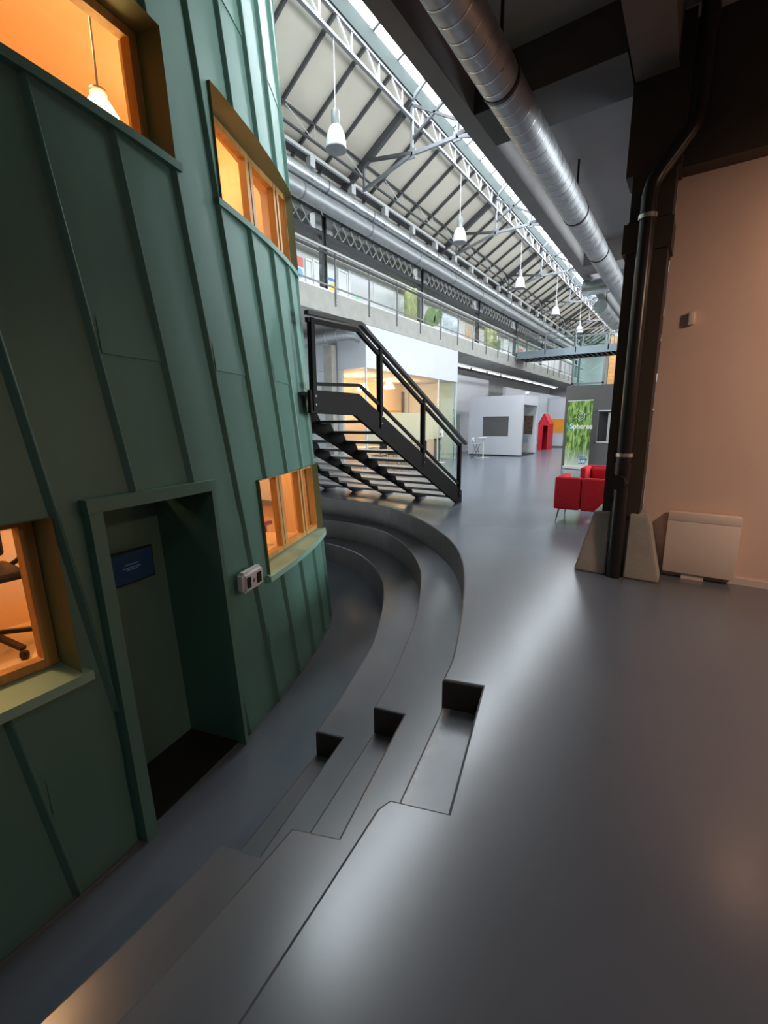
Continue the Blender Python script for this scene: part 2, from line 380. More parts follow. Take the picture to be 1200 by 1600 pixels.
# mezzanine slab on the right with downstand beams
struct('ceiling', MB().box(-2.27, 6, -4, YF, 4.95, 5.2), 'conc_dk')
struct('trim_4', MB().box(-2.27, -2.10, -4, YF, 4.55, 4.949), 'conc_dk')
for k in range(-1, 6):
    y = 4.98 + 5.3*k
    struct('trim_%d' % (5+k+1), MB().box(-2.099, 6 if k != 0 else -.765, y-.3, y+.3, 4.55, 4.949), 'booth_dk' if k == 0 else 'conc_dk')  # nearest beam: its shade is put in as a darker material
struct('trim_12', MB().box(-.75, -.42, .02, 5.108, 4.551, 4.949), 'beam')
struct('trim_13', MB().box(-.75, -.42, 5.29, 30, 4.55, 4.949), 'conc_dk')
struct('wall_bounce', MB().box(-2.15, -2.05, -4, YF, 5.2, 7.1), 'white')  # unseen white wall, added to close the hall and bounce light
# roof planes
ZE, ZR, XE, XR = 7.12, 8.78, -8.75, -5.98
RE, RR = -2.05, -4.88
struct('ceiling.001', MB().slab([(XE, -4, ZE), (XR, -4, ZR), (XR, -4, ZR+.12), (XE, -4, ZE+.12)], (0, YF+4, 0)), 'roofpanel')
struct('ceiling.002', MB().slab([(RE, -4, ZE), (RR, -4, ZR), (RR, -4, ZR+.12), (RE, -4, ZE+.12)], (0, YF+4, 0)), 'roofpanel')
struct('ceiling.003', MB().slab([(XE, -4, ZE), (XL, -4, 8.4), (XL, -4, 8.5), (XE, -4, ZE+.1)], (0, YF+4, 0)), 'conc_soffit')
# sheet-metal kerbs of the ridge glazing, then the glazing itself
for x in (XR, RR):
    struct('trim_%d' % (14 if x == XR else 15), MB().box(x-.03, x+.03, -4, YF, ZR-.02, ZR+.30), 'curb')
w = thing('window_1', 'long strip of bright ridge glazing running along the top of the roof', 'skylight'); del w['label'], w['category']; w['kind'] = 'structure'
n = 54
for sx, x0 in ((1, XR), (-1, RR)):
    p = MB(); b = MB(); xr = (XR+RR)/2
    p.quad((x0, -4, ZR+.30), (xr, -4, ZR+.56), (xr, YF, ZR+.56), (x0, YF, ZR+.30))
    for k in range(n+1):
        y = -4 + (YF+4)*k/n
        b.bar((x0, y, ZR+.31), (xr, y, ZR+.57), .05, .05)
    p.build('pane', 'glass_roof', w); b.build('glazing_bars', 'steel_md', w)

# ------------------------------------------------------------------ roof steel
FR = [10.0+5.3*k for k in range(7)]
def zroof(x): return ZE + (x-XE)*(ZR-ZE)/(XR-XE)
raf_label = 'thin dark steel rafter running down the pale left roof slope'
def rafter_mesh(y):
    return MB().bar((XE+.02, y, zroof(XE+.02)-.05), (XR-.03, y, zroof(XR-.03)-.05), .042, .08)
proto = None
y = FR[0]-.883*5
while y < 42:
    if min(abs(y-f) for f in FR) > .3:
        if proto is None:
            o = rafter_mesh(y).build('rafter', 'steel_dk', label=raf_label, cat='roof beam', group='thin rafters of the left roof slope', origin=(-7, y, 7.9)); proto = o
        else:
            o = proto.copy(); o.location = (-7, y, 7.9); COL.objects.link(o)
    y += .8833
ordw = ['nearest', 'second', 'third', 'fourth', 'fifth', 'sixth', 'farthest']
def make_truss(y, i):
    t = thing('roof_truss', 'grey steel roof truss with king posts and tie, %s across the hall' % (ordw[i] if i in (0, 6) else ordw[i]+' from the camera'), 'roof truss', (-5.43, y, 7.6), 'roof trusses across the hall')
    for s in (1, -1):
        X = lambda x: x if s == 1 else 2*-5.43-x
        MB().bar((X(XE+.05), y, 7.03), (X(-6.0), y, zroof(-6.0)-.09), .11, .16).build('rafter', 'steel_dk', t)
        MB().bar((X(-6.0), y, 8.66), (X(-6.0), y, 7.60), .06, .06).build('king_post', 'steel_md', t)
        MB().bar((X(-7.38), y, 7.27), (X(-6.0), y, 7.64), .06, .07).build('tie', 'steel_md', t)
        MB().bar((X(-7.38), y, 7.90), (X(-6.0), y, 7.66), .07, .07).build('strut', 'steel_dk', t)
        MB().bar((X(-7.38), y, 7.93), (X(-7.38), y, 7.24), .05, .05).build('post', 'steel_md', t)
        MB().bar((X(-6.0), y, 8.62), (X(-4.86), y, 7.95), .05, .05).build('brace', 'steel_dk', t)
        MB().bar((X(-6.0), y, 8.72), (X(-5.43), y, 9.15), .06, .07).build('ridge_strut', 'steel_md', t)
        MB().box(X(-6.0)-.09, X(-6.0)+.09, y-.02, y+.02, 7.55, 7.75).build('gusset_plate', 'steel_md', t)
    MB().bar((-6.0, y, 7.64), (-4.86, y, 7.64), .06, .07).build('bottom_tie', 'steel_md', t)
for i, y in enumerate(FR): make_truss(y, i)
def girder(name, label, x, z0, z1, ya, yb, step, cm, wm, sway=0, ch=.07, wb=.03):
    t = thing(name, label, 'girder', (x, ya, z0))
    MB().bar((x, ya, z1), (x, yb, z1), ch*.8, ch*.7).build('top_chord', cm, t)
    MB().bar((x, ya, z0), (x, yb, z0), ch, ch*.7).build('bottom_chord', cm, t)
    n = int((yb-ya)/step)
    for k in range(n):
        a = ya+k*step; b = MB()
        b.bar((x, a, z1), (x, a+step*.5, z0), wb); b.bar((x, a+step*.5, z0), (x, a+step*.5, z1), wb*.9)
        if sway: b.bar((x, a+step*.5, z0), (x-sway, a+step*.5, z0+sway*.75), .03, .03)
        b.build('web_bay', wm, t)
girder('ridge_girder', 'light lattice girder under the left edge of the ridge glazing', -6.0, 8.34, 8.72, 5.6, 43.8, .883, 'steel_md', 'steel_lt', -.0)
girder('ridge_girder', 'light lattice girder under the right edge of the ridge glazing', -4.86, 8.34, 8.72, 5.6, 43.8, .883, 'steel_md', 'steel_lt')
girder('purlin_girder', 'slim lattice purlin halfway down the left roof slope', -7.38, 7.53, 7.86, 5.6, 43.8, 1.766, 'steel_dk', 'steel_lt', .16, .05, .014)

# ------------------------------------------------------------------ gallery steel, ducts, railing
CY_ = [4.7+5.3*k for k in range(1, 8)]
ordc = ['nearest', 'second', 'third', 'fourth', 'fifth', 'sixth', 'seventh']
for i, y in enumerate(CY_):
    t = thing('gallery_column', 'dark steel column rising from the gallery edge, %s' % ('nearest the green building' if i == 0 else ordc[i]+' counted from the green building'), 'column', (-8.80, y, 5.14), 'gallery columns')
    MB().box(-8.87, -8.73, y-.09, y-.06, 5.141, 7.04).build('flange', 'steel_dk', t)
    MB().box(-8.87, -8.73, y+.06, y+.09, 5.141, 7.04).build('flange', 'steel_dk', t)
    MB().box(-8.815, -8.785, y-.06, y+.06, 5.141, 7.04).build('web', 'steel_dk', t)
    MB().box(-8.90, -8.72, y+.10, y+.35, 6.62, 7.0).build('gusset_plate', 'steel_lt', t)
    MB().box(-8.90, -8.72, y-.35, y-.10, 6.62, 7.0).build('gusset_plate', 'steel_lt', t)
for i in range(-1, 6):
    ya = CY_[0]+5.3*i+.10; yb = ya+5.1
    lab = {-1: 'white criss-cross lattice beam left of the nearest gallery column'}.get(i, 'white criss-cross lattice beam over the gallery, just beyond the %s gallery column' % ordc[max(i, 0)])
    t = thing('lattice_beam', lab, 'lattice beam', (-8.80, ya, 6.5), 'lattice beams over the gallery')
    MB().box(-8.86, -8.74, ya, yb, 7.02, 7.10).build('top_chord', 'steel_dk', t)
    MB().box(-8.88, -8.72, ya, yb, 6.50, 6.60).build('bottom_chord', 'steel_dk', t)
    b = MB(); n = 12
    for k in range(n):
        a = ya+.35+(5.1-.7)*k/n; c = a+(5.1-.7)/n
        b.bar((-8.78, a, 6.6), (-8.78, c, 7.02), .012, .038, (1, 0, 0)); b.bar((-8.76, a, 7.02), (-8.76, c, 6.6), .012, .038, (1, 0, 0))
    b.build('lattice_bars', 'steel_lt', t)
# upper pale band and grey band on the gallery back wall
struct('trim_16', MB().box(XL, XL+.25, -4, YF, 7.3, 7.62), 'conc')
struct('trim_17', MB().box(XL, XL+.12, -4, YF, 7.68, 8.05), 'white')
def duct(name, label, x, z, r, ya, yb, rings, m, parent_rings='steel_md'):
    t = thing(name, label, 'duct', (x, ya, z))
    MB().tube([(x, ya, z), (x, yb, z)], r, 20).build('pipe', m, t, True)
    for y in rings:
        MB().tube([(x, y-.02, z), (x, y+.02, z)], r*1.035, 20).build('joint_band', parent_rings, t, True)
duct('ventilation_duct', 'upper bright galvanised duct running the length of the hall above the gallery rail', -7.9, 7.156, .150, 5.6, 40, [9.13+1.86*k for k in range(16)], 'galv')
duct('ventilation_duct', 'lower dull galvanised duct running directly beneath the bright one', -7.92, 6.79, .178, 5.6, 40, [8.3+2.6*k for k in range(12)], 'galv2')
t = thing('cable_tray', 'long white cable tray hung above the bright gallery duct', 'cable tray', (-7.8, 5.6, 7.5))
MB().box(-7.83, -7.77, 5.6, 40, 7.52, 7.59).build('rail', 'steel_lt', t)
MB().box(-8.05, -7.84, 5.6, 40, 7.52, 7.535).build('tray_floor', 'steel_dk', t)
for k in range(22):
    y = 7.0+1.5*k
    MB().box(-7.90, -7.76, y, y+.16, 7.312, 7.53).build('hanger', 'steel_lt', t)
# gallery railing
t = thing('gallery_railing', 'glass and steel railing along the edge of the left gallery', 'railing', (XB, 6, 5.14))
MB().box(XB+.01, XB+.07, 5.9, 43.5, 6.14, 6.19).build('handrail', 'steel_lt', t)
MB().box(XB+.015, XB+.055, 5.9, 43.5, 6.03, 6.09).build('upper_rail', 'steel_dk', t)
MB().box(XB+.02, XB+.05, 5.9, 43.5, 5.25, 5.29).build('lower_rail', 'steel_md', t)
pys = [8.7+1.58*k for k in range(-1, 22)]
for a, b in zip(pys[:-1], pys[1:]):
    MB().box(XB+.03, XB+.04, a+.05, b-.05, 5.29, 6.03).build('glass_panel', 'glass', t)
for y in pys:
    m = MB().box(XB+.003, XB+.035, y-.025, y+.025, 4.80, 6.14)
    p = m.build('post', 'steel_md', t)
    MB().tube([(XB+.035, y, 4.87), (XB+.05, y, 4.87)], .012, 8).build('bolt', 'chrome', p)
    MB().tube([(XB+.035, y, 4.96), (XB+.05, y, 4.96)], .012, 8).build('bolt', 'chrome', p)

# pendants
plab = ['nearest white bell pendant lamp, hanging left of the first truss', 'second white bell pendant lamp along the hall', 'third white bell pendant lamp along the hall',
        'fourth white bell pendant lamp along the hall', 'farthest small white bell pendant lamp above the footbridge']
for i in range(5):
    y = 7.28+5.34*i; z = 6.56
    t = thing('pendant_lamp', plab[i], 'lamp', (-6, y, z), 'bell pendants along the hall')
    MB().tube([(-6, y, z+.62), (-6, y, 8.31)], .009, 6).build('cord', 'steel_lt', t)
    MB().lathe([(.0, .64), (.05, .64), (.075, .62), (.078, .40), (.07, .385), (.0, .385)], (-6, y, z), 20).build('lamp_housing', 'steel_md2', t, True)
    MB().lathe([(.0, .385), (.085, .38), (.125, .33), (.160, .24), (.182, .13), (.190, .0), (.183, .0), (.155, .2), (.10, .33), (.0, .37)], (-6, y, z), 28).build('shade', 'lampwhite', t, True)
    MB().lathe([(.172, .012), (.0, .013)], (-6, y, z), 28).build('lens', 'lampglass', t, True)
    MB().lathe([(.184, -.012), (.196, -.008), (.196, .010), (.184, .012)], (-6, y, z), 28).build('rim', 'steel_md', t, True)

# gallery back wall: doors, boards, posters, plants
gw = XL+.003
def panel(name, m, y0, y1, z0, z1, label, cat, group=None, d=.02, frame=None):
    if frame is None:
        MB().box(gw, gw+d, y0, y1, z0, z1).build(name, m, label=label, cat=cat, group=group, origin=(gw, (y0+y1)/2, z0)); return
    t = thing(name, label, cat, (gw, (y0+y1)/2, z0), group)
    MB().box(gw, gw+d, y0+.05, y1-.05, z0+.05 if z0 > 5.3 else z0, z1-.05).build('panel', m, t)
    f = MB(); f.box(gw, gw+d+.03, y0, y0+.05, z0, z1); f.box(gw, gw+d+.03, y1-.05, y1, z0, z1); f.box(gw, gw+d+.03, y0+.05, y1-.05, z1-.05, z1)
    f.build('frame', frame, t)
panel('poster', 'poster_red', 11.60, 11.92, 6.74, 7.02, 'small red poster on the gallery wall next to the green building', 'poster')
t = thing('notice', 'white notice with a round blue print under the red poster', 'notice', (gw, 11.75, 6.3))
MB().box(gw, gw+.012, 11.56, 11.95, 6.28, 6.72).build('sheet', 'white', t)
MB().tube([(gw+.012, 11.75, 6.52), (gw+.018, 11.75, 6.52)], .15, 20).build('round_print', 'poster_blue', t)
panel('door_leaf', 'white', 12.02, 12.36, 5.15, 7.05, 'narrow cream door on the gallery right of the posters', 'door', frame='steel_lt')
panel('door_leaf', 'white', 12.40, 12.80, 5.15, 7.12, 'white door on the gallery left of the nearest column', 'door', frame='steel_lt')
t = thing('roll_up_poster', 'tall white and yellow poster on the gallery behind the nearest column', 'poster', (gw+.1, 13.3, 5.15))
MB().box(gw+.05, gw+.06, 13.06, 13.56, 5.45, 7.0).build('sheet', 'white', t)
MB().box(gw+.0605, gw+.066, 13.2, 13.5, 5.9, 6.55).build('yellow_print', 'poster_yel', t)
MB().box(gw+.0605, gw+.066, 13.12, 13.5, 6.62, 6.72).build('blue_print', 'logo_blue', t)
MB().box(gw+.02, gw+.12, 13.1, 13.5, 5.145, 5.2).build('foot', 'steel_md', t)
panel('door_leaf', 'white', 13.72, 14.28, 5.15, 7.15, 'white gallery door beside the wide grey board', 'door', frame='steel_lt')
t = thing('glazed_screen', 'wide grey glazed board on the gallery wall behind the railing', 'board', (gw, 16, 5.3))
MB().box(gw, gw+.02, 14.42, 17.5, 5.6, 7.22).build('panel', 'board_grey', t)
f = MB(); f.box(gw, gw+.05, 14.34, 14.42, 5.5, 7.3); f.box(gw, gw+.05, 17.5, 17.58, 5.5, 7.3); f.box(gw, gw+.05, 14.42, 17.5, 7.22, 7.3); f.box(gw, gw+.05, 15.94, 15.98, 5.6, 7.22)
f.build('frame', 'white', t)
MB().box(gw+.02, gw+.024, 14.75, 14.95, 6.35, 6.45).build('green_sticker', 'greenneon', t)
MB().box(gw+.02, gw+.024, 15.2, 15.5, 6.16, 6.26).build('blue_sticker', 'skyblue', t)
t = thing('glazed_screen', 'blue-grey window on the gallery wall right of the cactus', 'window', (gw, 23, 5.5))
MB().box(gw, gw+.02, 22.1, 24.1, 5.5, 7.25).build('panel', 'bluegrey', t)
f = MB(); f.box(gw, gw+.05, 22.02, 22.1, 5.4, 7.33); f.box(gw, gw+.05, 24.1, 24.18, 5.4, 7.33); f.box(gw, gw+.05, 22.1, 24.1, 7.25, 7.33); f.build('frame', 'white', t)
panel('poster', 'tan', 25.0, 25.9, 5.8, 7.1, 'tan and red poster on the gallery wall between the two cacti', 'poster')
panel('glazed_screen', 'bluegrey', 28.4, 30.4, 5.5, 7.3, 'blue-grey window on the gallery wall just before the footbridge', 'window', frame='white')
panel('door_leaf', 'white', 31.2, 32.2, 5.15, 7.3, 'white door on the gallery just past the footbridge', 'door', frame='steel_lt')
panel('poster', 'poster_red', 34.5, 35.6, 6.0, 7.0, 'faded red poster on the gallery seen under the footbridge', 'poster')
def cactus(y, s, label, pads):
    t = thing('potted_cactus', label, 'plant', (-10.6, y, 5.14), 'cacti on the gallery')
    MB().lathe([(.30*s, 0), (.42*s, .38*s), (.45*s, .42*s), (.38*s, .42*s), (.36*s, .36*s), (.0, .36*s)], (-10.6, y, 5.141), 20).build('pot', 'pot', t, True)
    for k in range(7):
        a = k*.8976; h = (1.95+.15*math.sin(k*2.1))*s
        x, yy = -10.6+.24*s*math.cos(a), y+.27*s*math.sin(a)
        prof = [(.0, .36*s)] + [(.17*s*(1+.06*math.sin(j*1.7+k)), (.36+(h/s-.36)*j/8)*s) for j in range(8)] + [(.09*s, h), (.0, h+.03)]
        MB().lathe(prof, (x, yy, 5.14), 10).build('stem', 'cactus2', t, True)
    for (dy, dz, w, h, tilt) in pads:
        b = MB(); q = []
        for j in range(18):
            a = 2*math.pi*j/18
            u, v = w*math.cos(a), h*math.sin(a)
            q.append((-10.45, y+dy+u*math.cos(tilt)-v*math.sin(tilt), 5.14+dz+u*math.sin(tilt)+v*math.cos(tilt)))
        b.slab(q, (.12, 0, 0)); bmesh.ops.bevel(b.bm, geom=[e for e in b.bm.edges if len(e.link_faces) == 2 and e.calc_face_angle(0) > .8], offset=.04, segments=2, affect='EDGES')
        b.build('pad', 'cactus', t, True)
cactus(17.9, 1.05, 'larger cactus with broad green pads on the gallery right of the grey board', [(1.0, .95, .42, .75, -.5), (1.75, 1.25, .30, .55, -.9), (.9, .45, .35, .30, .2)])
cactus(26.9, .95, 'smaller cactus farther along the gallery near the fourth column', [(.7, .9, .28, .55, -.4)])

# ------------------------------------------------------------------ footbridge
t = thing('footbridge', 'blue-grey steel footbridge with glass railing crossing the hall at gallery level', 'footbridge', (-5.4, 26.3, 5.0))
for y in (25.55, 27.2):
    MB().box(XB+.075, -2.28, y-.05, y+.05, 5.0, 5.36).build('girder', 'bridge', t)
MB().box(XB+.075, -2.28, 25.6, 27.15, 5.16, 5.22).build('deck', 'steel_dk', t)
b = MB()
for k in range(26):
    x = XB+.2+k*.24
    b.box(x, x+.10, 25.6, 27.15, 5.0, 5.159)
b.build('joists', 'black', t)
for y in (25.52, 27.23):
    MB().box(XB+.08, -2.28, y-.03, y+.03, 6.15, 6.20).build('handrail', 'steel_md', t)
    MB().box(XB+.08, -2.28, y-.006, y+.006, 5.42, 6.06).build('glass_panel', 'glass', t)
    for k in range(5):
        x = XB+.12+k*1.53
        MB().box(x-.025, x+.025, y-.02, y+.02, 5.1, 6.15).build('post', 'steel_md', t)

# far end: glass lift tower and timber clad block, far right
t = thing('glass_lift_tower', 'green-tinted glass lift tower in a steel frame behind the footbridge', 'lift tower', (-5.6, 33, 0))
for x in (-6.9, -5.05):
    for y in (32.0, 33.8): MB().box(x-.06, x+.06, y-.06, y+.06, 0, 7.0).build('post', 'steel_md', t)
for z in (2.6, 4.0, 5.7, 6.95):
    MB().box(-6.96, -4.99, 31.94, 32.06, z-.05, z+.05).build('crossbar', 'steel_md', t)
MB().box(-6.84, -5.11, 31.985, 32.0, 0.05, 6.9).build('glass_panel', 'glass_g', t)
MB().box(-5.06, -5.04, 32.06, 33.74, .05, 6.9).build('glass_panel', 'glass_g', t)
for k in range(6): MB().bar((-6.8+.06*k, 33.6, .3+1.1*k), (-5.2, 33.6, 1.1+1.1*k), .05).build('brace', 'steel_lt', t)
MB().box(-4.9, -2.4, 32.6, 34.4, 0, 6.8).build('clad_block', 'wood', label='orange timber-clad block right of the glass lift tower', cat='wall block', origin=(-3.6, 33, 0))

# ------------------------------------------------------------------ white glass-fronted office under the gallery
t = thing('glass_office', 'white glass-fronted office box tucked under the gallery, warmly lit inside', 'office', (-10, 15, 0))
Y0, Y1, ZT = 11.67, 18.28, 3.30
MB().box(XB-.12, XB, Y0, Y1, ZT, 4.56).build('fascia', 'white2', t)
MB().box(XL+.01, XB-.121, Y0, Y0+.12, ZT, 4.56).build('fascia', 'white2', t)
MB().box(XL+.01, XB-.121, Y0+.121, Y1, ZT, ZT+.10).build('ceiling_panel', 'white', t)
MB().box(XL+.01, XL+.06, Y0+.05, Y1-.02, 0.001, ZT-.005).build('back_wall', 'orange_wall', t)
MB().box(XL+.06, -8.75, Y1-.10, Y1, 0.001, ZT-.005).build('end_wall', 'white', t)
MB().box(XL+.07, -9.62, Y0+.01, Y0+.10, 0.001, ZT-.005).build('side_wall', 'white', t)
def pane(y0, y1, m='glass', zz=(0.02, ZT-.005)):
    return MB().box(XB-.045, XB-.03, y0, y1, *zz).build('glass_pane', m, t)
pane(Y0+.06, 14.3); pane(14.32, 16.55)
pane(16.62, 18.22, 'glass_g')
MB().box(-9.6, XB-.06, Y0+.04, Y0+.055, .02, ZT-.005).build('glass_pane', 'glass', t)
MB().box(XB-.028, XB-.022, Y0+.06, 16.55, .95, 1.95).build('frosted_band', 'frost', t)
for y in (Y0+.03, 16.585, 18.25): MB().box(XB-.06, XB-.015, y-.025, y+.025, 0.001, ZT-.002).build('mullion', 'steel_lt', t)
MB().box(XB-.045, XB-.03, 14.302, 14.318, .02, ZT-.006).build('glass_joint', 'steel_md', t)
MB().tube([(XB+.02, 17.9, 1.95), (XB+.02, 17.9, 2.15)], .02, 8).build('door_handle', 'chrome', t)
MB().box(XL+.062, XL+.10, 16.4, 18.0, 1.35, 2.15).build('pin_board', 'cork', label='orange cork pin board on the back wall of the glass office', cat='pin board', origin=(XL+.07, 17.2, 1.4))
MB().box(XL+.062, XL+.16, 18.05, 18.15, .9, 3.0).build('cabinet_edge', 'steel_md', label='narrow grey cabinet at the right end of the office back wall', cat='cabinet', origin=(XL+.1, 18.1, .9))
for i, (x, y, z) in enumerate(((-10.3, 13.7, 2.78), (-10.3, 15.45, 2.95))):
    l = thing('office_lamp', ['left', 'right'][i]+' glowing cone pendant inside the glass office', 'lamp', (x, y, z), 'office pendants')
    MB().lathe([(.24, 0), (.10, .26), (.0, .27)], (x, y, z), 20).build('shade', 'bulb', l, True)
    MB().tube([(x, y, z+.27), (x, y, ZT-.002)], .01, 6).build('cord', 'steel_md', l)
for i, y in enumerate((13.2, 15.6)):
    l = thing('office_table', ['white table at the left', 'white table at the right'][i]+' inside the glass office, seen through the stair treads', 'table', (-9.9, y, 0), 'office tables')
    MB().box(-10.4, -9.4, y-.8, y+.8, .70, .74).build('tabletop', 'white2', l)
    for dx in (-.45, .45):
        for dy in (-.75, .75): MB().box(-9.9+dx-.02, -9.9+dx+.02, y+dy-.02, y+dy+.02, 0.001, .70).build('leg', 'steel_lt', l)
for i, (x, y) in enumerate(((-9.1, 13.0), (-9.15, 14.1), (-9.1, 15.9))):
    l = thing('office_chair', ['left', 'middle', 'right'][i]+' dark chair beside the office tables behind the stair', 'chair', (x, y, 0), 'office chairs')
    MB().box(x-.2, x+.2, y-.2, y+.2, .43, .47).build('seat', 'black', l); MB().box(x+.17, x+.2, y-.2, y+.2, .55, .88).build('backrest', 'black', l)
    for dx in (-.18, .18):
        for dy in (-.18, .18): MB().box(x+dx-.012, x+dx+.012, y+dy-.012, y+dy+.012, 0.001, .43 if dx < 0 else .56).build('leg', 'chrome', l)
# hand-gel stand by the glass
l = thing('dispenser_stand', 'slim white hand-gel dispenser stand in front of the green-tinted office glass', 'dispenser stand', (-8.35, 16.3, 0))
MB().lathe([(.17, 0), (.17, .015), (.0, .02)], (-8.35, 16.3, 0.001), 18).build('base', 'steel_lt', l)
MB().tube([(-8.35, 16.3, .015), (-8.35, 16.3, 1.1)], .018, 8).build('pole', 'chrome', l)
MB().rbox(-8.42, -8.28, 16.24, 16.36, 1.02, 1.30, .02).build('dispenser', 'plastic_w', l)
MB().tube([(-8.35, 16.22, 1.14), (-8.35, 16.24, 1.14)], .03, 10).build('button', 'black', l)
l = thing('litter_bin', 'slim dark litter bin standing inside the green-tinted glass', 'bin', (-8.95, 17.1, 0))
MB().rbox(-9.05, -8.85, 16.98, 17.22, 0.001, .86, .02).build('body', 'steel_md', l); MB().rbox(-9.06, -8.84, 16.97, 17.23, .865, .95, .02).build('lid', 'black', l)

# silver duct under the gallery left of the office
t = thing('branch_duct', 'silver spiral duct under the gallery left of the glass office', 'duct', (-9.8, 11.2, 4.2))
MB().tube([(XL+.02, 11.2, 4.24), (-8.95, 11.2, 4.24), (-8.72, 11.25, 4.21), (-8.58, 11.38, 4.12)], .17, 18).build('pipe', 'galv2', t, True)
for x in (-10.8, -10.2, -9.75, -9.3): MB().tube([(x-.015, 11.2, 4.24), (x+.015, 11.2, 4.24)], .178, 18).build('joint_band', 'galv', t, True)
t = thing('wall_pier', 'brownish worn concrete pier on the wall left of the glass office', 'pier', (-10, 11.0, 0))
MB().box(-10.15, -9.80, 11.4, 11.62, 0.001, 4.05).build('shaft', 'pedestal', t)
MB().box(-10.25, -9.80, 11.38, 11.399, 2.5, 2.9).build('patch', 'conc', t)

# long tube light beneath the gallery
t = thing('tube_light', 'long white strip light on a tray under the gallery soffit', 'strip light', (-9.0, 19, 4.1))
MB().box(-9.12, -8.98, 18.6, 37, 4.14, 4.20).build('tray', 'steel_lt', t)
for k in range(9): MB().tube([(-9.05, 18.8+2*k, 4.10), (-9.05, 20.5+2*k, 4.10)], .025, 8).build('tube', 'tube', t)
for k in range(5): MB().tube([(-9.05, 19.5+4*k, 4.20), (-9.05, 19.5+4*k, 4.569)], .01, 6).build('hanger', 'steel_md', t)

# white partition, recess window, side walls further along
t = thing('partition_wall', 'long white partition wall behind the white booth', 'partition', (-9.5, 30, 0))
MB().box(-9.6, -9.4, 26.6, 40, 0.001, 3.62).build('wall_panel', 'white2', t)
MB().box(-9.39, -8.1, 36, 36.15, 0.001, 3.4).build('return_panel', 'white2', t)
MB().box(-9.41, -9.395, 27.0, 27.9, .02, 2.2).build('door', 'grey_wall', t)
t = thing('partition_wall', 'white partition with a glazed hatch between the glass office and the booth', 'partition', (-10, 21, 0))
MB().box(-10.6, -10.45, 18.3, 26.5, 0.001, 4.05).build('wall_panel', 'white', t)
MB().box(-10.449, -10.43, 19.9, 22.6, .95, 2.05).build('hatch', 'glass_g', t)
MB().box(-10.449, -10.44, 19.95, 22.55, 1.0, 2.0).build('hatch_blind', 'bluegrey', t)

# white booth
t = thing('booth', 'white walk-in booth with a dark window and a doorway on its right side', 'booth', (-7.8, 22, 0))
bx0, bx1, by0, by1, bh = -9.2, -6.55, 20.9, 23.3, 2.8
f = MB()
f.box(bx0, -8.48, by0, by0+.1, .06, bh); f.box(-7.2, bx1, by0, by0+.1, .06, bh); f.box(-8.48, -7.2, by0, by0+.1, .06, .93); f.box(-8.48, -7.2, by0, by0+.1, 1.86, bh)
f.build('front_wall', 'white2', t)
MB().box(-8.48, -7.2, by0+.05, by0+.07, .93, 1.86).build('window', 'window_dk', t)
f = MB()
f.box(bx1-.1, bx1, by0+.101, by0+.16, .06, bh); f.box(bx1-.1, bx1, by0+.16, by1, 2.38, bh); f.box(bx1-.1, bx1, by1-.08, by1, .06, 2.38)
f.build('side_wall', 'white2', t)
MB().box(bx0, bx1-.101, by0+.101, by1, bh-.04, bh).build('roof_panel', 'white2', t)
MB().box(bx0, bx0+.1, by0+.101, by1, .06, bh-.041).build('back_wall', 'white2', t)
MB().box(bx0+.06, bx1-.06, by0+.06, by1-.06, 0.001, .059).build('plinth', 'black', t)
MB().box(bx0+.101, bx1-.101, by1-.08, by1, .06, bh-.041).build('rear_wall', 'grey_wall', t)
MB().box(-7.18, -6.74, by1-.10, by1-.081, .98, 1.90).build('picture', 'brownpic', label='dark photo board hanging inside the booth doorway', cat='picture', origin=(-7, by1-.09, 1))
MB().box(-7.18, -6.95, by1-.10, by1-.081, .55, .92).build('notice', 'bluegrey', label='small grey-blue notice below the photo board in the booth', cat='notice', origin=(-7.1, by1-.09, .55))
l = thing('security_camera', 'small camera on the roof corner of the white booth', 'camera', (-6.9, 22.6, bh))
MB().tube([(-6.9, 22.6, bh+.001), (-6.9, 22.6, bh+.14)], .015, 8).build('bracket', 'steel_md', l); MB().rbox(-6.98, -6.82, 22.45, 22.62, bh+.14, bh+.24, .02).build('body', 'plastic_w', l)

# red gabled cabin, white/orange panel behind
t = thing('play_house', 'red gabled little house beside the white booth', 'cabin', (-7.1, 27, 0))
hx0, hx1, hy0, hy1 = -7.45, -6.85, 26.75, 27.7
prof = [(hx0, 0.001), (hx1, 0.001), (hx1, 1.45), ((hx0+hx1)/2, 2.02), (hx0, 1.45)]
xm = (hx0+hx1)/2
MB().slab([(x, hy0, z) for x, z in ((hx0, 0.001), (xm-.04, 0.001), (xm-.04, 1.38), (hx1-.06, 1.38), (hx1-.06, 0.001), (hx1, 0.001), (hx1, 1.45), (xm, 2.02), (hx0, 1.45))], (0, .06, 0)).build('front_gable', 'redpaint', t)
MB().box(hx1-.04, hx1, hy0+.06, hy1, 0.001, 1.45).build('side', 'redpaint', t)
MB().slab([(x, hy1, z) for x, z in prof], (0, .06, 0)).build('rear_gable', 'redpaint', t)
MB().box(hx0, hx0+.04, hy0+.06, hy1, 0.001, 1.45).build('side', 'redpaint', t)
MB().bar((hx0, (hy0+hy1)/2, 1.47), ((hx0+hx1)/2, (hy0+hy1)/2, 2.03), .95, .05).build('roof', 'redpaint', t)
MB().bar(((hx0+hx1)/2, (hy0+hy1)/2, 2.03), (hx1, (hy0+hy1)/2, 1.47), .95, .05).build('roof', 'redpaint', t)
t = thing('display_panel', 'tall white display panel with an orange band right of the red house', 'display panel', (-7, 29.5, 0))
MB().box(-7.6, -6.35, 29.5, 29.6, .10, 3.0).build('panel', 'white2', t)
MB().box(-7.45, -6.36, 29.48, 29.499, .92, 1.76).build('orange_band', 'orange', t)
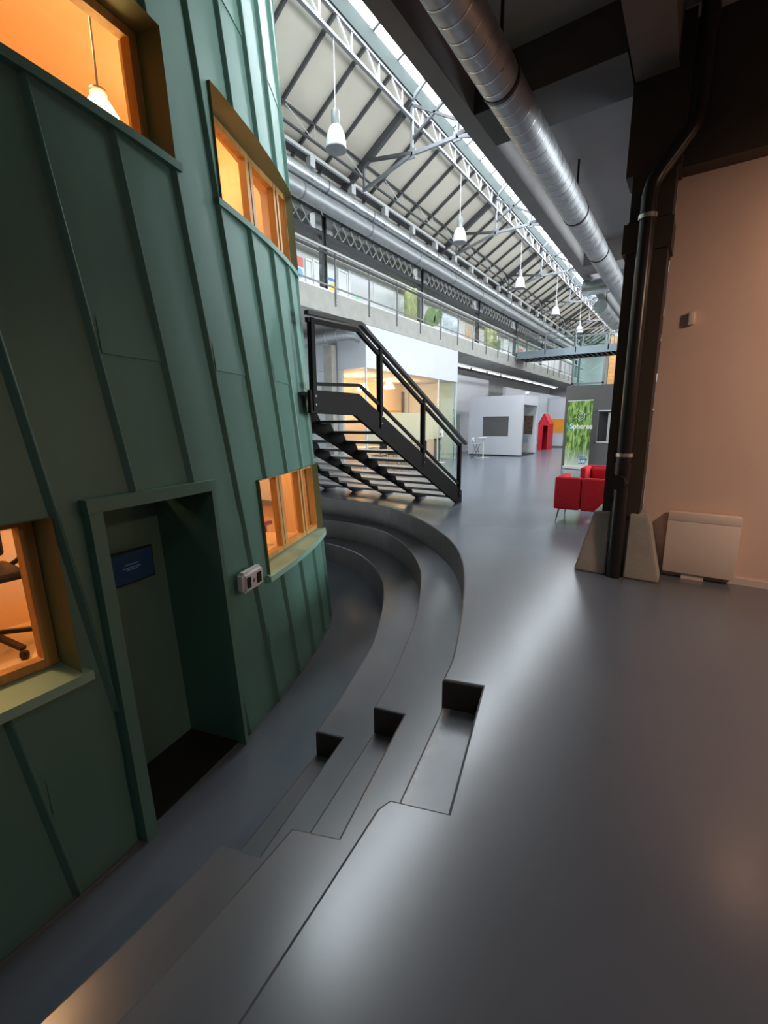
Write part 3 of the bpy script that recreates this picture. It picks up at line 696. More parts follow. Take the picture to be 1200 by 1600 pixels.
MB().box(-7.55, -6.4, 29.46, 29.64, 0.001, .099).build('plinth', 'steel_md', t)

# bar stool and small table before the booth
t = thing('bar_stool', 'white folding bar stool with grey frame in front of the white booth', 'stool', (-8.15, 19.4, 0))
MB().rbox(-8.33, -7.97, 19.22, 19.58, .62, .66, .015).build('seat', 'plastic_w', t)
MB().rbox(-8.33, -8.30, 19.22, 19.58, .74, .92, .012).build('backrest', 'plastic_w', t)
for a, b in (((-8.33, 19.24, .92), (-8.0, 19.24, .03)), ((-8.33, 19.56, .92), (-8.0, 19.56, .03)), ((-8.0, 19.24, .64), (-8.33, 19.24, .03)), ((-8.0, 19.56, .64), (-8.33, 19.56, .03))):
    MB().tube([a, b], .014, 8).build('leg', 'steel_md', t)
MB().tube([(-8.0, 19.22, .03), (-8.0, 19.58, .03)], .015, 8).build('foot_bar', 'black', t); MB().tube([(-8.33, 19.22, .03), (-8.33, 19.58, .03)], .015, 8).build('foot_bar', 'black', t)
MB().tube([(-8.09, 19.24, .28), (-8.09, 19.56, .28)], .012, 8).build('foot_rest', 'black', t)
t = thing('standing_table', 'small white pedestal table beside the bar stool', 'table', (-7.7, 19.2, 0))
MB().lathe([(.0, .90), (.20, .90), (.21, .915), (.20, .93), (.0, .93)], (-7.78, 19.2, 0), 24).build('tabletop', 'plastic_w', t)
MB().tube([(-7.72, 19.2, .04), (-7.72, 19.2, .90)], .025, 10).build('pole', 'plastic_w', t)
for k in range(4):
    a = k*math.pi/2+.4
    MB().bar((-7.72, 19.2, .03), (-7.72+.28*math.cos(a), 19.2+.28*math.sin(a), .015), .05, .028).build('foot', 'plastic_w', t)

# charcoal wall with recess, banner
t = thing('display_wall', 'charcoal display wall behind the grass banner', 'display wall', (-2.5, 16.5, 0))
f = MB(); f.box(-3.72, -2.66, 16.5, 16.7, 0.001, 2.78); f.box(-2.66, 0.4, 16.5, 16.7, 0.001, .94); f.box(-2.66, .4, 16.5, 16.7, 1.92, 2.78); f.build('wall_panel', 'booth_dk', t)
MB().box(-2.66, .4, 16.66, 16.7, .94, 1.92).build('recess_back', 'dark', t)
MB().box(-2.66, .4, 16.46, 16.66, .90, .939).build('shelf', 'steel_lt', t); MB().box(-2.66, .4, 16.46, 16.66, 1.921, 1.955).build('shelf', 'steel_lt', t)
MB().box(-2.36, -2.25, 16.55, 16.6, .945, 1.88).build('book', 'conc', label='upright pale board standing in the recess of the charcoal wall', cat='board', origin=(-2.3, 16.58, .94))
t = thing('roll_up_banner', 'roll-up banner printed with green grass standing before the charcoal wall', 'banner', (-3.16, 16.17, 0))
dx = Vector((.81, -.26, 0)); dxn = dx.normalized(); nb = Vector((dxn.y, -dxn.x, 0))
A = Vector((-3.58, 16.30, 0)); Bp = A+dx
def bp(u, z, o=0): return A+dx*u+Vector((0, 0, z))+nb*o
MB().slab([bp(0, .10), bp(1, .10), bp(1, 2.26), bp(0, 2.26)], nb*.006).build('banner_print', 'grass', t)
MB().bar(bp(-.01, 2.275), bp(1.01, 2.275), .02, .03).build('top_rail', 'steel_lt', t)
MB().bar(bp(-.02, .06), bp(1.02, .06), .14, .08).build('base_cassette', 'steel_lt', t)
for u in (.1, .9): MB().bar(bp(u, .011, -.14), bp(u, .011, .14), .03, .018).build('foot', 'steel_md', t)
text_mesh('lettering', 'Spheres', .245, 'logo_white', t, bp(.60, 1.36, .012), dxn, .003, .006)
text_mesh('lettering', 'e', .245, 'teal', t, bp(.115, 1.36, .012), dxn, .003, .006)
b = MB(); cc = bp(.56, 1.78, .012)
hexp = [cc+dxn*.15*math.cos(R(60*k+30))+Vector((0, 0, .15*math.sin(R(60*k+30)))) for k in range(6)]
for k in range(6): b.bar(hexp[k], hexp[(k+1) % 6], .006, .024, nb)
for k in range(12):
    a0, a1 = R(30*k), R(30*k+30)
    b.bar(cc+dxn*.075*math.cos(a0)+Vector((0, 0, .075*math.sin(a0))), cc+dxn*.075*math.cos(a1)+Vector((0, 0, .075*math.sin(a1))), .006, .018, nb)
b.bar(cc+dxn*.14+Vector((0, 0, .04)), cc+dxn*.30+Vector((0, 0, .12)), .006, .022, nb); b.bar(cc-dxn*.14-Vector((0, 0, .04)), cc-dxn*.25-Vector((0, 0, .10)), .006, .022, nb)
b.build('emblem', 'logo_white', t)
MB().slab([bp(.60, .20, .007), bp(.84, .20, .007), bp(.97, .38, .007), bp(.60, .38, .007)], nb*.002).build('logo_plate', 'logo_blue', t)
text_mesh('lettering', 'SAP', .14, 'logo_white', t, bp(.735, .235, .012), dxn, .002, .004)
text_mesh('lettering', 'Powered by', .055, 'logo_blue', t, bp(.72, .42, .012), dxn, .002, .001)

# ------------------------------------------------------------------ red armchairs
def make_armchair():
    t = thing('armchair', 'red armchair with its back to the camera beside the concrete pedestal', 'armchair', (-1.36, 7.8, 0), 'red lounge armchairs')
    x0, x1, y0, y1 = -1.76, -.96, 7.44, 8.14
    MB().rbox(x0, -1.365, y0, y0+.13, .21, .73, .035, 3).build('back_cushion', 'red', t, True)
    MB().rbox(-1.355, x1, y0, y0+.13, .21, .73, .035, 3).build('back_cushion', 'red', t, True)
    MB().rbox(x0, x0+.11, y0+.135, y1, .21, .73, .035, 3).build('armrest', 'red', t, True)
    MB().rbox(x1-.11, x1, y0+.135, y1, .21, .73, .035, 3).build('armrest', 'red', t, True)
    MB().rbox(x0+.115, x1-.115, y0+.135, y1, .21, .42, .04, 3).build('seat', 'red', t, True)
    MB().rbox(x0+.12, x1-.12, y0+.136, y0+.26, .425, .70, .05, 3).build('back_pillow', 'red', t, True)
    for x, sx in ((x0+.08, -1), (x1-.08, 1)):
        for y, sy in ((y0+.07, -1), (y1-.07, 1)):
            MB().tube([(x, y, .22), (x+.035*sx, y+.035*sy, 0.001)], [.014, .009], 8).build('leg', 'steel_dk', t)
    return t
ch = make_armchair()
c2 = copy_tree(ch); c2.location = (-1.32, 9.55, 0); c2.rotation_euler = (0, 0, R(180)); c2['label'] = 'second red armchair behind the first, facing the camera, half hidden by the column'

# ------------------------------------------------------------------ column, downpipe, wall things on the right
t = thing('column', 'dark brown column on a tapered concrete pedestal beside the heater wall', 'column', (-.52, 5.35, 0))
f = MB()                                                     # pedestal with a chase for the downpipe
def frus(xb0, xb1, xt0, xt1, yb0, yt0, y1=5.75, h=.67):
    a = [(xb0, yb0, 0.001), (xb1, yb0, 0.001), (xb1, y1, 0.001), (xb0, y1, 0.001)]; b = [(xt0, yt0, h), (xt1, yt0, h), (xt1, y1, h), (xt0, y1, h)]
    va = [f.bm.verts.new(p) for p in a]; vb = [f.bm.verts.new(p) for p in b]
    f.bm.faces.new(va[::-1]); f.bm.faces.new(vb)
    for i in range(4): f.bm.faces.new((va[i], va[(i+1) % 4], vb[(i+1) % 4], vb[i]))
frus(-.93, -.62, -.78, -.62, 5.04, 5.10); frus(-.45, -.13, -.45, -.29, 5.04, 5.10, 5.44)
f.box(-.621, -.449, 5.20, 5.75, 0.001, .64)
bmesh.ops.remove_doubles(f.bm, verts=f.bm.verts[:], dist=1e-4)
bmesh.ops.bevel(f.bm, geom=[e for e in f.bm.edges if len(e.link_faces) == 2], offset=.012, segments=2, affect='EDGES')
f.build('pedestal', 'pedestal', t, True)
MB().box(-.71, -.365, 5.13, 5.44, .60, 3.42).build('shaft', 'brown', t)
MB().box(-.74, -.34, 5.10, 5.44, 3.15, 3.40).build('collar', 'brown', t)
MB().box(-.70, -.36, 5.12, 5.44, 3.42, 3.80).build('neck', 'brown', t)
MB().box(-.76, -.33, 5.11, 5.44, 3.80, 4.948).build('capital', 'brown', t)
t = thing('downpipe', 'black downpipe running down the front of the brown column', 'pipe', (-.54, 5.02, 0))
MB().tube([(-.54, 5.03, 0.002), (-.54, 5.03, 1.2), (-.54, 5.03, 3.58), (-.52, 5.03, 3.68), (-.47, 5.03, 3.76), (-.30, 5.03, 3.98), (-.25, 5.03, 4.06), (-.235, 5.03, 4.16), (-.235, 5.03, 4.949)], .068, 16).build('pipe', 'pipe', t, True)
for z in (1.27, 3.40): MB().tube([(-.54, 5.03, z-.018), (-.54, 5.03, z+.018)], .079, 18).build('clamp_band', 'chrome', t, True)
MB().tube([(-.54, 5.03, 1.08), (-.54, 5.03, 1.19)], .076, 18).build('sleeve', 'pipe', t, True)
MB().tube([(-.54, 5.03, 1.0), (-.57, 4.93, 1.0)], .074, 18).build('inspection_cap', 'pipe', t, True)
MB().box(-.66, -.60, 5.0, 5.04, .80, .86).build('bracket', 'pipe', t)
t = thing('wall_heater', 'flat pale convector heater standing against the right wall', 'heater', (.18, 5.4, 0))
MB().rbox(-.12, .475, 5.33, 5.428, .06, .60, .006).build('body', 'heater', t, True)
MB().rbox(-.12, .475, 5.33, 5.428, .601, .69, .006).build('top_grille', 'heater', t, True)
MB().box(.05, .24, 5.35, 5.42, 0.001, .06).build('foot', 'heater', t)
t = thing('wall_sensor', 'small cream sensor box high on the right wall', 'sensor', (-.12, 5.44, 2.5))
MB().rbox(-.155, -.10, 5.39, 5.449, 2.50, 2.62, .012).build('body', 'heater', t, True)
MB().box(-.145, -.11, 5.386, 5.39, 2.53, 2.55).build('lens', 'heater', t)

# right duct under the mezzanine
t = thing('ventilation_duct', 'large spiral duct hanging under the dark mezzanine soffit', 'duct', (-1.60, 3, 4.35))
X, Z, rr = -1.60, 4.33, .158
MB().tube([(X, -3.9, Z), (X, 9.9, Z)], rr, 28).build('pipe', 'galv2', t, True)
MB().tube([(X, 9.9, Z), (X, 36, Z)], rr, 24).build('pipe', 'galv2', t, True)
b = MB(); k = 0; y = -3.8
while y < 8:
    b.tube([(X, y, Z), (X, y+.012, Z)], rr*1.012, 28); y += .155
b.build('spiral_seams', 'galv', t, True)
for y in (4.05, 6.9, 8.6): MB().tube([(X, y-.02, Z), (X, y+.02, Z)], rr*1.04, 28).build('joint_band', 'black', t, True)
MB().tube([(X-.1, 10.7, Z), (X-.62, 10.7, Z)], .15, 20).build('branch', 'galv', t, True)
for y in (1.2, 4.05, 6.9): MB().box(X-.012, X+.012, y-.01, y+.01, Z+rr-.01, 4.949).build('hanger', 'black', t)
t = thing('ventilation_duct', 'second galvanised duct end below the big duct near the footbridge', 'duct', (-1.8, 12, 4))
MB().tube([(-1.95, 11.2, 4.05), (-1.95, 13.5, 4.05)], .14, 18).build('pipe', 'galv', t, True)
MB().tube([(-1.95, 11.9, 4.19), (-1.95, 11.9, 4.949)], .01, 6).build('hanger', 'black', t)

# ------------------------------------------------------------------ steel stair
t = thing('staircase', 'wide open-riser black steel staircase rising to the green building', 'staircase', (-5.9, 8.3, 0))
RISE, RUN, YT, ZT2 = 1.97/12, .31, 4.9, 1.97
f = MB(); ztop = lambda y: 1.99-.515*(y-4.94)
f.slab([(-3.78, 4.0, 1.72), (-3.78, 4.0, 1.99), (-3.78, 4.94, 1.99), (-3.78, 8.20, ztop(8.20)), (-3.78, 8.34, .22), (-3.78, 8.34, 0.001), (-3.78, 8.12, 0.001), (-3.78, 4.86, 1.70)], (-.05, 0, 0))
f.build('outer_stringer', 'stair', t)
for x in (-4.75, -5.63, -6.50, -7.38):
    pts = [(x, 4.72, 1.93), (x, 4.72, 1.66), (x, 4.9, 1.58), (x, 8.28, 0.001), (x, 8.60, 0.001), (x, 8.60, .04)]
    top = []
    for k in range(1, 12):
        zt = ZT2-k*RISE-.045; y0 = YT+(k-1)*RUN
        top += [(x, y0+.04, zt), (x, y0+.25, zt)]
    f = MB(); f.slab(pts + top[::-1] + [(x, 4.9, 1.93)], (-.09, 0, 0)); f.build('inner_stringer', 'stair', t)
for k in range(1, 12):
    z = ZT2-k*RISE; y0 = YT+(k-1)*RUN
    MB().box(-8.2, -3.832, y0-.02, y0+RUN+.01, z-.043, z).build('tread', 'tread', t)
MB().box(-4.40, -3.832, 3.98, 4.699, 1.93, 1.97).box(-8.2, -3.832, 4.70, 4.90, 1.93, 1.97).build('landing', 'tread', t)
HR = lambda y: 2.93 if y <= 5.0 else 2.93-.517*(y-5.0)
MB().bar((-3.80, 4.0, 2.85), (-3.80, 5.02, 2.89), .07, .045).build('handrail', 'black', t)
MB().bar((-3.80, 5.02, 2.89), (-3.80, 8.50, 1.17), .07, .045).build('handrail', 'black', t)
MB().bar((-3.80, 4.0, 2.77), (-3.80, 4.95, 2.80), .05, .05).build('upper_rail', 'stair', t)
MB().bar((-3.80, 4.95, 2.80), (-3.80, 8.2, 1.16), .05, .05).build('upper_rail', 'stair', t)
MB().bar((-3.80, 4.06, 2.06), (-3.80, 4.99, 2.10), .04, .04).build('lower_rail', 'stair', t)
MB().bar((-3.80, 4.99, 2.10), (-3.80, 8.18, .40), .04, .04).build('lower_rail', 'stair', t)
for y, z0, z1 in ((4.07, 1.75, 2.80), (5.46, 1.52, 2.62), (6.73, .86, 1.98), (8.22, .12, 1.20)):
    p = MB().box(-3.835, -3.765, y-.03, y+.03, z0, z1).build('post', 'stair', t)
    MB().tube([(-3.765, y, z0+.07), (-3.755, y, z0+.07)], .012, 8).build('bolt', 'steel_md', p)
    MB().tube([(-3.765, y, z0+.17), (-3.755, y, z0+.17)], .012, 8).build('bolt', 'steel_md', p)

# ------------------------------------------------------------------ green metal building
CX, CY, R0, RHO = -11.653, -.217, 8.88, .9
A1 = R(31); S1 = R0*A1; S2 = S1+RHO*(math.pi/2-A1)
PCX, PCY = CX+(R0-RHO)*math.cos(A1), CY+(R0-RHO)*math.sin(A1)
ZB = -1.139
def lean(z): return .064*z if z < 3 else .192+.050*(z-3)
def ztop(s): return 7.35 + .75*min(1, max(0, (s-3.2)/1.6))
SLANT = .112
def frame_at(s):
    if s <= S1: a = s/R0; nx, ny = math.cos(a), math.sin(a); return CX+R0*nx, CY+R0*ny, nx, ny
    if s <= S2: a = A1+(s-S1)/RHO; nx, ny = math.cos(a), math.sin(a); return PCX+RHO*nx, PCY+RHO*ny, nx, ny
    return PCX-(s-S2), PCY+RHO, 0, 1
def PP(s, z, off=0):
    x, y, nx, ny = frame_at(s); k = off-lean(z)
    return Vector((x+nx*k, y+ny*k, z))
S_A, S_B = -3.75, S2+1.75
OPEN = {'w1': (.15, 2.46, 3.45, 4.28), 'w2': (3.0, 5.02, 3.42, 4.29), 'w3': (-.35, 1.175, .16, 1.10), 'w4': (3.06, 5.02, .14, 1.08), 'door': (1.36, 2.335, ZB-.02, 1.12)}
def carve(bm, pts):
    """pts: dict vert->(s,z); grid already split on opening lines, remove faces inside"""
    dead = []
    for f in bm.faces:
        s = sum(pts[v][0] for v in f.verts)/len(f.verts); z = sum(pts[v][1] for v in f.verts)/len(f.verts)
        if any(a < s < b and c < z < d for a, b, c, d in OPEN.values()): dead.append(f)
    bmesh.ops.delete(bm, geom=dead, context='FACES')
def seam_s(k, z): return 2.712+.504*k-SLANT*(z-1.17)
def shell(offbase, saw, zmax=True):
    """panels between slanting seams; built flat in (s,z), clipped by the openings, then bent on to the wall"""
    bm = bmesh.new()
    zl = [-1.139, -.8, -.4, 0, .4, .8, 1.3, 1.8, 2.3, 2.8, 3.2, 3.7, 4.1, 4.6, 5.2, 5.8, 6.4, 7.0, 7.6, 8.1]
    K0, K1 = -13, 13
    lay = bm.verts.layers.float_vector.new('szk')
    kl = bm.faces.layers.int.new('k')
    for k in range(K0, K1):
        nsub = 4
        cols = []
        for j in range(nsub+1):
            c = []
            for z in zl:
                s = seam_s(k, z)+(seam_s(k+1, z)-seam_s(k, z))*j/nsub
                v = bm.verts.new((s, z, 0)); v[lay] = (s, z, 0); c.append(v)
            cols.append(c)
        for a, b in zip(cols[:-1], cols[1:]):
            for i in range(len(zl)-1):
                f = bm.faces.new((a[i], b[i], b[i+1], a[i+1])); f[kl] = k
    for (a, b, c, d) in OPEN.values():
        for (ax, val) in ((0, a), (0, b), (1, c), (1, d)):
            fs = [f for f in bm.faces if (max(v.co.x for v in f.verts) > a-.02 and min(v.co.x for v in f.verts) < b+.02 and max(v.co.y for v in f.verts) > c-.02 and min(v.co.y for v in f.verts) < d+.02)]
            geom = list({e for f in fs for e in f.edges} | {v for f in fs for v in f.verts} | set(fs))
            co = (val, 0, 0) if ax == 0 else (0, val, 0); no = (1, 0, 0) if ax == 0 else (0, 1, 0)
            bmesh.ops.bisect_plane(bm, geom=geom, plane_co=co, plane_no=no)
    for val, no in ((S_A, (1, 0, 0)), (S_B, (-1, 0, 0))):
        bmesh.ops.bisect_plane(bm, geom=bm.verts[:]+bm.edges[:]+bm.faces[:], plane_co=(val, 0, 0), plane_no=no, clear_inner=True)
    dead = [f for f in bm.faces if any(a < f.calc_center_median().x < b and c < f.calc_center_median().y < d for a, b, c, d in OPEN.values())]
    bmesh.ops.delete(bm, geom=dead, context='FACES')
    # bend: every vertex belongs to one panel (panels do not share vertices)
    own = {}
    for f in bm.faces:
        for v in f.verts: own.setdefault(v, f[kl])
    ret = []
    for v, k in own.items():
        s, z = v.co.x, v.co.y
        u = (s-seam_s(k, z))/.504
        off = offbase+(saw*(1-u) if saw else 0)
        zz = min(z, ztop(s)) if z > 7 else z
        v.co = PP(s, zz, off)
    bm.verts.ensure_lookup_table()
    return bm, kl, own
def shell_edges(bm, own_k, off0, saw):
    """the folded return along each seam (near edge of each sheet)"""
    m = MB(); m.bm.free(); m.bm = bm
    zs = [ZB+.001+i*.05 for i in range(186)]
    for k in range(-12, 13):
        for za, zb in zip(zs[:-1], zs[1:]):
            zm = (za+zb)/2; sm_ = seam_s(k, zm)
            if sm_ < S_A or sm_ > S_B or zb > ztop(sm_)+.1: continue
            skip = False
            for a, b, c, d in OPEN.values():
                if a-.01 < sm_ < b+.03:
                    if za < d < zb: za = d
                    elif za < c < zb: zb = c
                    elif c <= za and zb <= d: skip = True
            if skip: continue
            lip = .008
            for w0, w1, o0, o1 in ((-.028, -.003, .001, saw+lip*.6), (-.003, .003, saw+lip*.6, saw+lip), (.003, .016, saw+lip, saw-.002)):
                m.quad(PP(seam_s(k, za)+w0, za, off0+o0), PP(seam_s(k, zb)+w0, zb, off0+o0), PP(seam_s(k, zb)+w1, zb, off0+o1), PP(seam_s(k, za)+w1, za, off0+o1))
    return m
SAW = .030
pod = thing('green_building', 'curved green metal-clad building standing inside the hall', 'building', (-4.5, 1.5, ZB))
bm, kl, own = shell(0, SAW)
m = shell_edges(bm, own, 0, SAW)
# horizontal laps, staggered
for k in range(-4, 10):
    zz = ([2.03, 5.1, -.55] if k % 2 == 0 else [.63, 3.95, 6.2])
    for z in zz:
        a, b = seam_s(k, z)+.02, seam_s(k+1, z)-.005
        if a < S_A or b > S_B: continue
        n = 4
        for i in range(n):
            s0, s1 = a+(b-a)*i/n, a+(b-a)*(i+1)/n; sm_ = (s0+s1)/2
            if any(q0-.03 < sm_ < q1+.03 and q2-.03 < z < q3+.03 for q0, q1, q2, q3 in OPEN.values()): continue
            o0, o1 = SAW*(1-(s0-seam_s(k, z))/.504), SAW*(1-(s1-seam_s(k, z))/.504)
            m.quad(PP(s0, z, o0+.007), PP(s1, z, o1+.007), PP(s1, z+.22, o1+.001), PP(s0, z+.22, o0+.001))
            m.quad(PP(s0, z, o0+.007), PP(s1, z, o1+.007), PP(s1, z, o1-.002), PP(s0, z, o0-.002))
bmesh.ops.recalc_face_normals(m.bm, faces=m.bm.faces[:])
m.build('cladding', 'patina', pod)
# warm lining
bm, kl, own = shell(-.30, 0)
m = MB(); m.bm.free(); m.bm = bm; m.build('lining', 'pod_in', pod)
# roof, floor plates, rear wall
ss = [S_A+(S_B-S_A)*i/60 for i in range(61)]
rim = [PP(s, ztop(s)) for s in ss]
xb = min(p.x for p in rim)-.02
def plate(z, off):
    pts = [PP(s, z, off) for s in ss]; return [(p.x, p.y) for p in pts] + [(xb, pts[-1].y), (xb, pts[0].y)]
roof = MB()
base = [roof.bm.verts.new(p) for p in rim] ; back = [roof.bm.verts.new((xb, p.y, p.z)) for p in rim]
for i in range(60): roof.bm.faces.new((base[i], base[i+1], back[i+1], back[i]))
roof.build('roof', 'patina', pod)
MB().prism(plate(2.4, -.32), 2.25, 2.55).build('intermediate_floor', 'pod_in', pod)
MB().prism(plate(5.3, -.32), 5.35, 5.45).build('upper_ceiling', 'pod_in', pod)
MB().prism(plate(-1, -.60), -1.13, -1.10).build('ground_floor', 'pod_in', pod)
MB().box(xb-.1, xb, -4.0+.02, PCY+RHO+.0, ZB, 7.4).build('rear_wall', 'patina', pod)
MB().box(xb+.001, xb+.06, -3.8, PCY+RHO-.75, -1.09, 5.34).build('rear_lining', 'pod_in', pod)

def reveal(mb, o, din, dout=.03, n=14, top=True, bottom=True, sides=True, doff=None):
    a, b, c, d = OPEN[o]
    dd = doff or (lambda s: din)
    for i in range(n):
        s0, s1 = a+(b-a)*i/n, a+(b-a)*(i+1)/n
        if top: mb.quad(PP(s0, d, dout), PP(s1, d, dout), PP(s1, d, dd(s1)), PP(s0, d, dd(s0)))
        if bottom: mb.quad(PP(s0, c, dout), PP(s1, c, dout), PP(s1, c, dd(s1)), PP(s0, c, dd(s0)))
    if sides:
        for s in (a, b):
            for i in range(6):
                z0, z1 = c+(d-c)*i/6, c+(d-c)*(i+1)/6
                mb.quad(PP(s, z0, dout), PP(s, z1, dout), PP(s, z1, dd(s)), PP(s, z0, dd(s)))
    return mb
def window(key, nodes, din, sill_proj=.075, label=None):
    """nodes: s positions of the jambs and mullions; flat panes between"""
    a, b, c, d = OPEN[key]
    doff = lambda s: din if s < 4.2 else din+(.13)*(min(s, 5.02)-4.2)/.82
    w = bpy.data.objects.new('window', None); COL.objects.link(w); w.parent = pod; w.location = PP((a+b)/2, c)-pod.location
    if label: w['label'] = label
    reveal(MB(), key, din, .045, doff=lambda s: doff(s)-.07).build('reveal', 'olive', w)
    # sill: flat green ledge with a drip edge
    m = MB(); n = 18
    for i in range(n):
        s0, s1 = a-.05+(b-a+.1)*i/n, a-.05+(b-a+.1)*(i+1)/n
        q = lambda s, z, o: PP(min(max(s, a-.05), b+.05), z, o)
        ins = lambda s: doff(min(max(s, a), b))-.02
        m.quad(q(s0, c+.012, sill_proj), q(s1, c+.012, sill_proj), PP(min(max(s1, a), b), c+.03, ins(s1)), PP(min(max(s0, a), b), c+.03, ins(s0)))
        m.quad(q(s0, c-.045, sill_proj), q(s1, c-.045, sill_proj), q(s1, c+.012, sill_proj), q(s0, c+.012, sill_proj))
        m.quad(q(s0, c-.045, sill_proj), q(s1, c-.045, sill_proj), q(s1, c-.045, 0), q(s0, c-.045, 0))
    for s in (a-.05, b+.05):
        m.quad(PP(s, c-.045, 0), PP(s, c-.045, sill_proj), PP(s, c+.012, sill_proj), PP(s, c+.012, 0))
    m.build('sill', 'sill' if key in ('w4', 'w3') else 'patina', w)
    fr = MB(); gl = MB()
    zc, zd = c+.035, d-.002
    V = lambda s, z, o=0: PP(s, z, doff(s)+o)
    for s in nodes: 
        fr.bar(V(s, zc), V(s, zd), .07, .075, frame_at(s)[2:4]+(0,))
    for s0, s1 in zip(nodes[:-1], nodes[1:]):
        up = (0, 0, 1)
        fr.bar(V(s0, zc+.025), V(s1, zc+.025), .075, .055); fr.bar(V(s0, zd-.03), V(s1, zd-.03), .075, .06)
        gl.quad(V(s0, zc), V(s1, zc), V(s1, zd), V(s0, zd))
    ir = MB(); nn_ = 14
    for i in range(nn_):
        s0, s1 = a+(b-a)*i/nn_, a+(b-a)*(i+1)/nn_
        for zz in (c, d): ir.quad(PP(s0, zz, doff(s0)-.07), PP(s1, zz, doff(s1)-.07), PP(s1, zz, -.33), PP(s0, zz, -.33))
    for s in (a, b): ir.quad(PP(s, c, doff(s)-.07), PP(s, d, doff(s)-.07), PP(s, d, -.33), PP(s, c, -.33))
    ir.build('inner_reveal', 'pod_in', w)
    fr.build('frame', 'timber', w); gl.build('pane', 'glass', w)
    return w
window('w1', [.18, 2.42], -.20, .055, 'large upper window glowing orange with a lamp inside')
window('w2', [3.04, 3.98, 4.08, 4.62, 4.70, 4.98], -.20, .045, 'upper curved strip window with timber mullions')
window('w3', [-.30, 1.13], -.20, .075, 'lower left window glowing orange with deep yellow-green reveal')
window('w4', [3.10, 3.86, 3.95, 4.50, 4.58, 4.98], -.20, .075, 'lower curved strip window with a wide pale green sill')

# door recess
a, b, c, d = OPEN['door']
dr = bpy.data.objects.new('entrance', None); COL.objects.link(dr); dr.parent = pod; dr.location = PP((a+b)/2, c)-pod.location; dr['label'] = 'dark recessed entrance niche with a projecting green surround'
DEP = -.52
m = MB(); reveal(m, 'door', DEP, .0, bottom=False); m.build('niche_sides', 'patina', dr)
MB().quad(PP(a, ZB, DEP), PP(b, ZB, DEP), PP(b, d, DEP), PP(a, d, DEP)) 
m = MB(); m.quad(PP(a, ZB, DEP), PP(b, ZB, DEP), PP(b, d, DEP), PP(a, d, DEP)); m.build('door_leaf', 'patina', dr)
m = MB(); m.slab([PP(a, ZB+.002, 0), PP(b, ZB+.002, 0), PP(b, ZB+.002, DEP), PP(a, ZB+.002, DEP)], (0, 0, .006)); m.build('door_mat', 'black', dr)
m = MB()
def jamb(s0, s1, za, zb, o=.085):
    n = 6
    for i in range(n):
        z0, z1 = za+(zb-za)*i/n, za+(zb-za)*(i+1)/n
        m.quad(PP(s0, z0, o), PP(s1, z0, o), PP(s1, z1, o), PP(s0, z1, o))
        m.quad(PP(s0, z0, 0), PP(s0, z0, o), PP(s0, z1, o), PP(s0, z1, 0)); m.quad(PP(s1, z0, o), PP(s1, z0, -.02), PP(s1, z1, -.02), PP(s1, z1, o))
jamb(a-.01, a+.07, ZB, d); jamb(b-.01, b+.03, ZB, d)
m.build('jambs', 'patina', dr)
m = MB(); n = 4
for i in range(n):
    s0, s1 = a-.02+(b-a+.06)*i/n, a-.02+(b-a+.06)*(i+1)/n
    for (z0, o0, z1, o1) in ((d-.03, .095, d+.05, .095), (d+.05, .095, d+.05, 0), (d-.03, .095, d-.03, -.02)):
        m.quad(PP(s0, z0, o0), PP(s1, z0, o0), PP(s1, z1, o1), PP(s0, z1, o1))
for s in (a-.02, b+.04): m.quad(PP(s, d-.03, 0), PP(s, d-.03, .095), PP(s, d+.05, .095), PP(s, d+.05, 0))
m.build('lintel', 'patina', dr)
# kerb strip where the cladding meets the floor
m = MB()
for i in range(70):
    s0 = S_A+(S_B-S_A)*i/70; s1 = S_A+(S_B-S_A)*(i+1)/70
    if a-.06 < (s0+s1)/2 < b+.03: continue
    m.quad(PP(s0, ZB, .055), PP(s1, ZB, .055), PP(s1, ZB+.018, .052), PP(s0, ZB+.018, .052))
m.build('base_flashing', 'steel_md', pod)

# screen on the niche back wall, emergency lamp
P0, P1 = PP(1.56, .43, DEP), PP(2.02, .43, DEP)
ux = (P1-P0).normalized(); nn = Vector((-ux.y*-1, ux.x*-1, 0)); nn = Vector((ux.y, -ux.x, 0))
sc0 = Vector((-3.40, 1.385, .42)); sc1 = Vector((-3.475, 1.765, .42))
t = thing('wall_screen', 'small dark blue information screen in the entrance niche of the green building', 'screen', tuple((sc0+sc1)/2))
ux = (sc1-sc0).normalized(); nn = Vector((ux.y, -ux.x, 0))
def q3(P, h, o): return P+Vector((0, 0, h))+nn*o
MB().slab([q3(sc0, 0, 0), q3(sc1, 0, 0), q3(sc1, .25, 0), q3(sc0, .25, 0)], nn*.035).build('bezel', 'black', t)
e0, e1 = sc0+ux*.012, sc1-ux*.012
MB().slab([q3(e0, .012, .0355), q3(e1, .012, .0355), q3(e1, .238, .0355), q3(e0, .238, .0355)], nn*.002).build('display', 'screen', t)
m = MB()
for h, w2 in ((.145, .06), (.12, .075), (.105, .05)):
    c0 = (sc0+sc1)/2
    m.slab([q3(c0-ux*w2, h, .038), q3(c0+ux*w2, h, .038), q3(c0+ux*w2, h+.007, .038), q3(c0-ux*w2, h+.007, .038)], nn*.0008)
m.build('display_marks', 'screen_txt', t)
t = thing('emergency_light', 'white emergency light with two dark lenses left of the lower strip window', 'emergency light', tuple(PP(2.80, .16, .05)))
b0, b1 = PP(2.48, .165, .06), PP(2.83, .165, .06); ux = (b1-b0).normalized(); nn = Vector((ux.y, -ux.x, 0)); L = (b1-b0).length
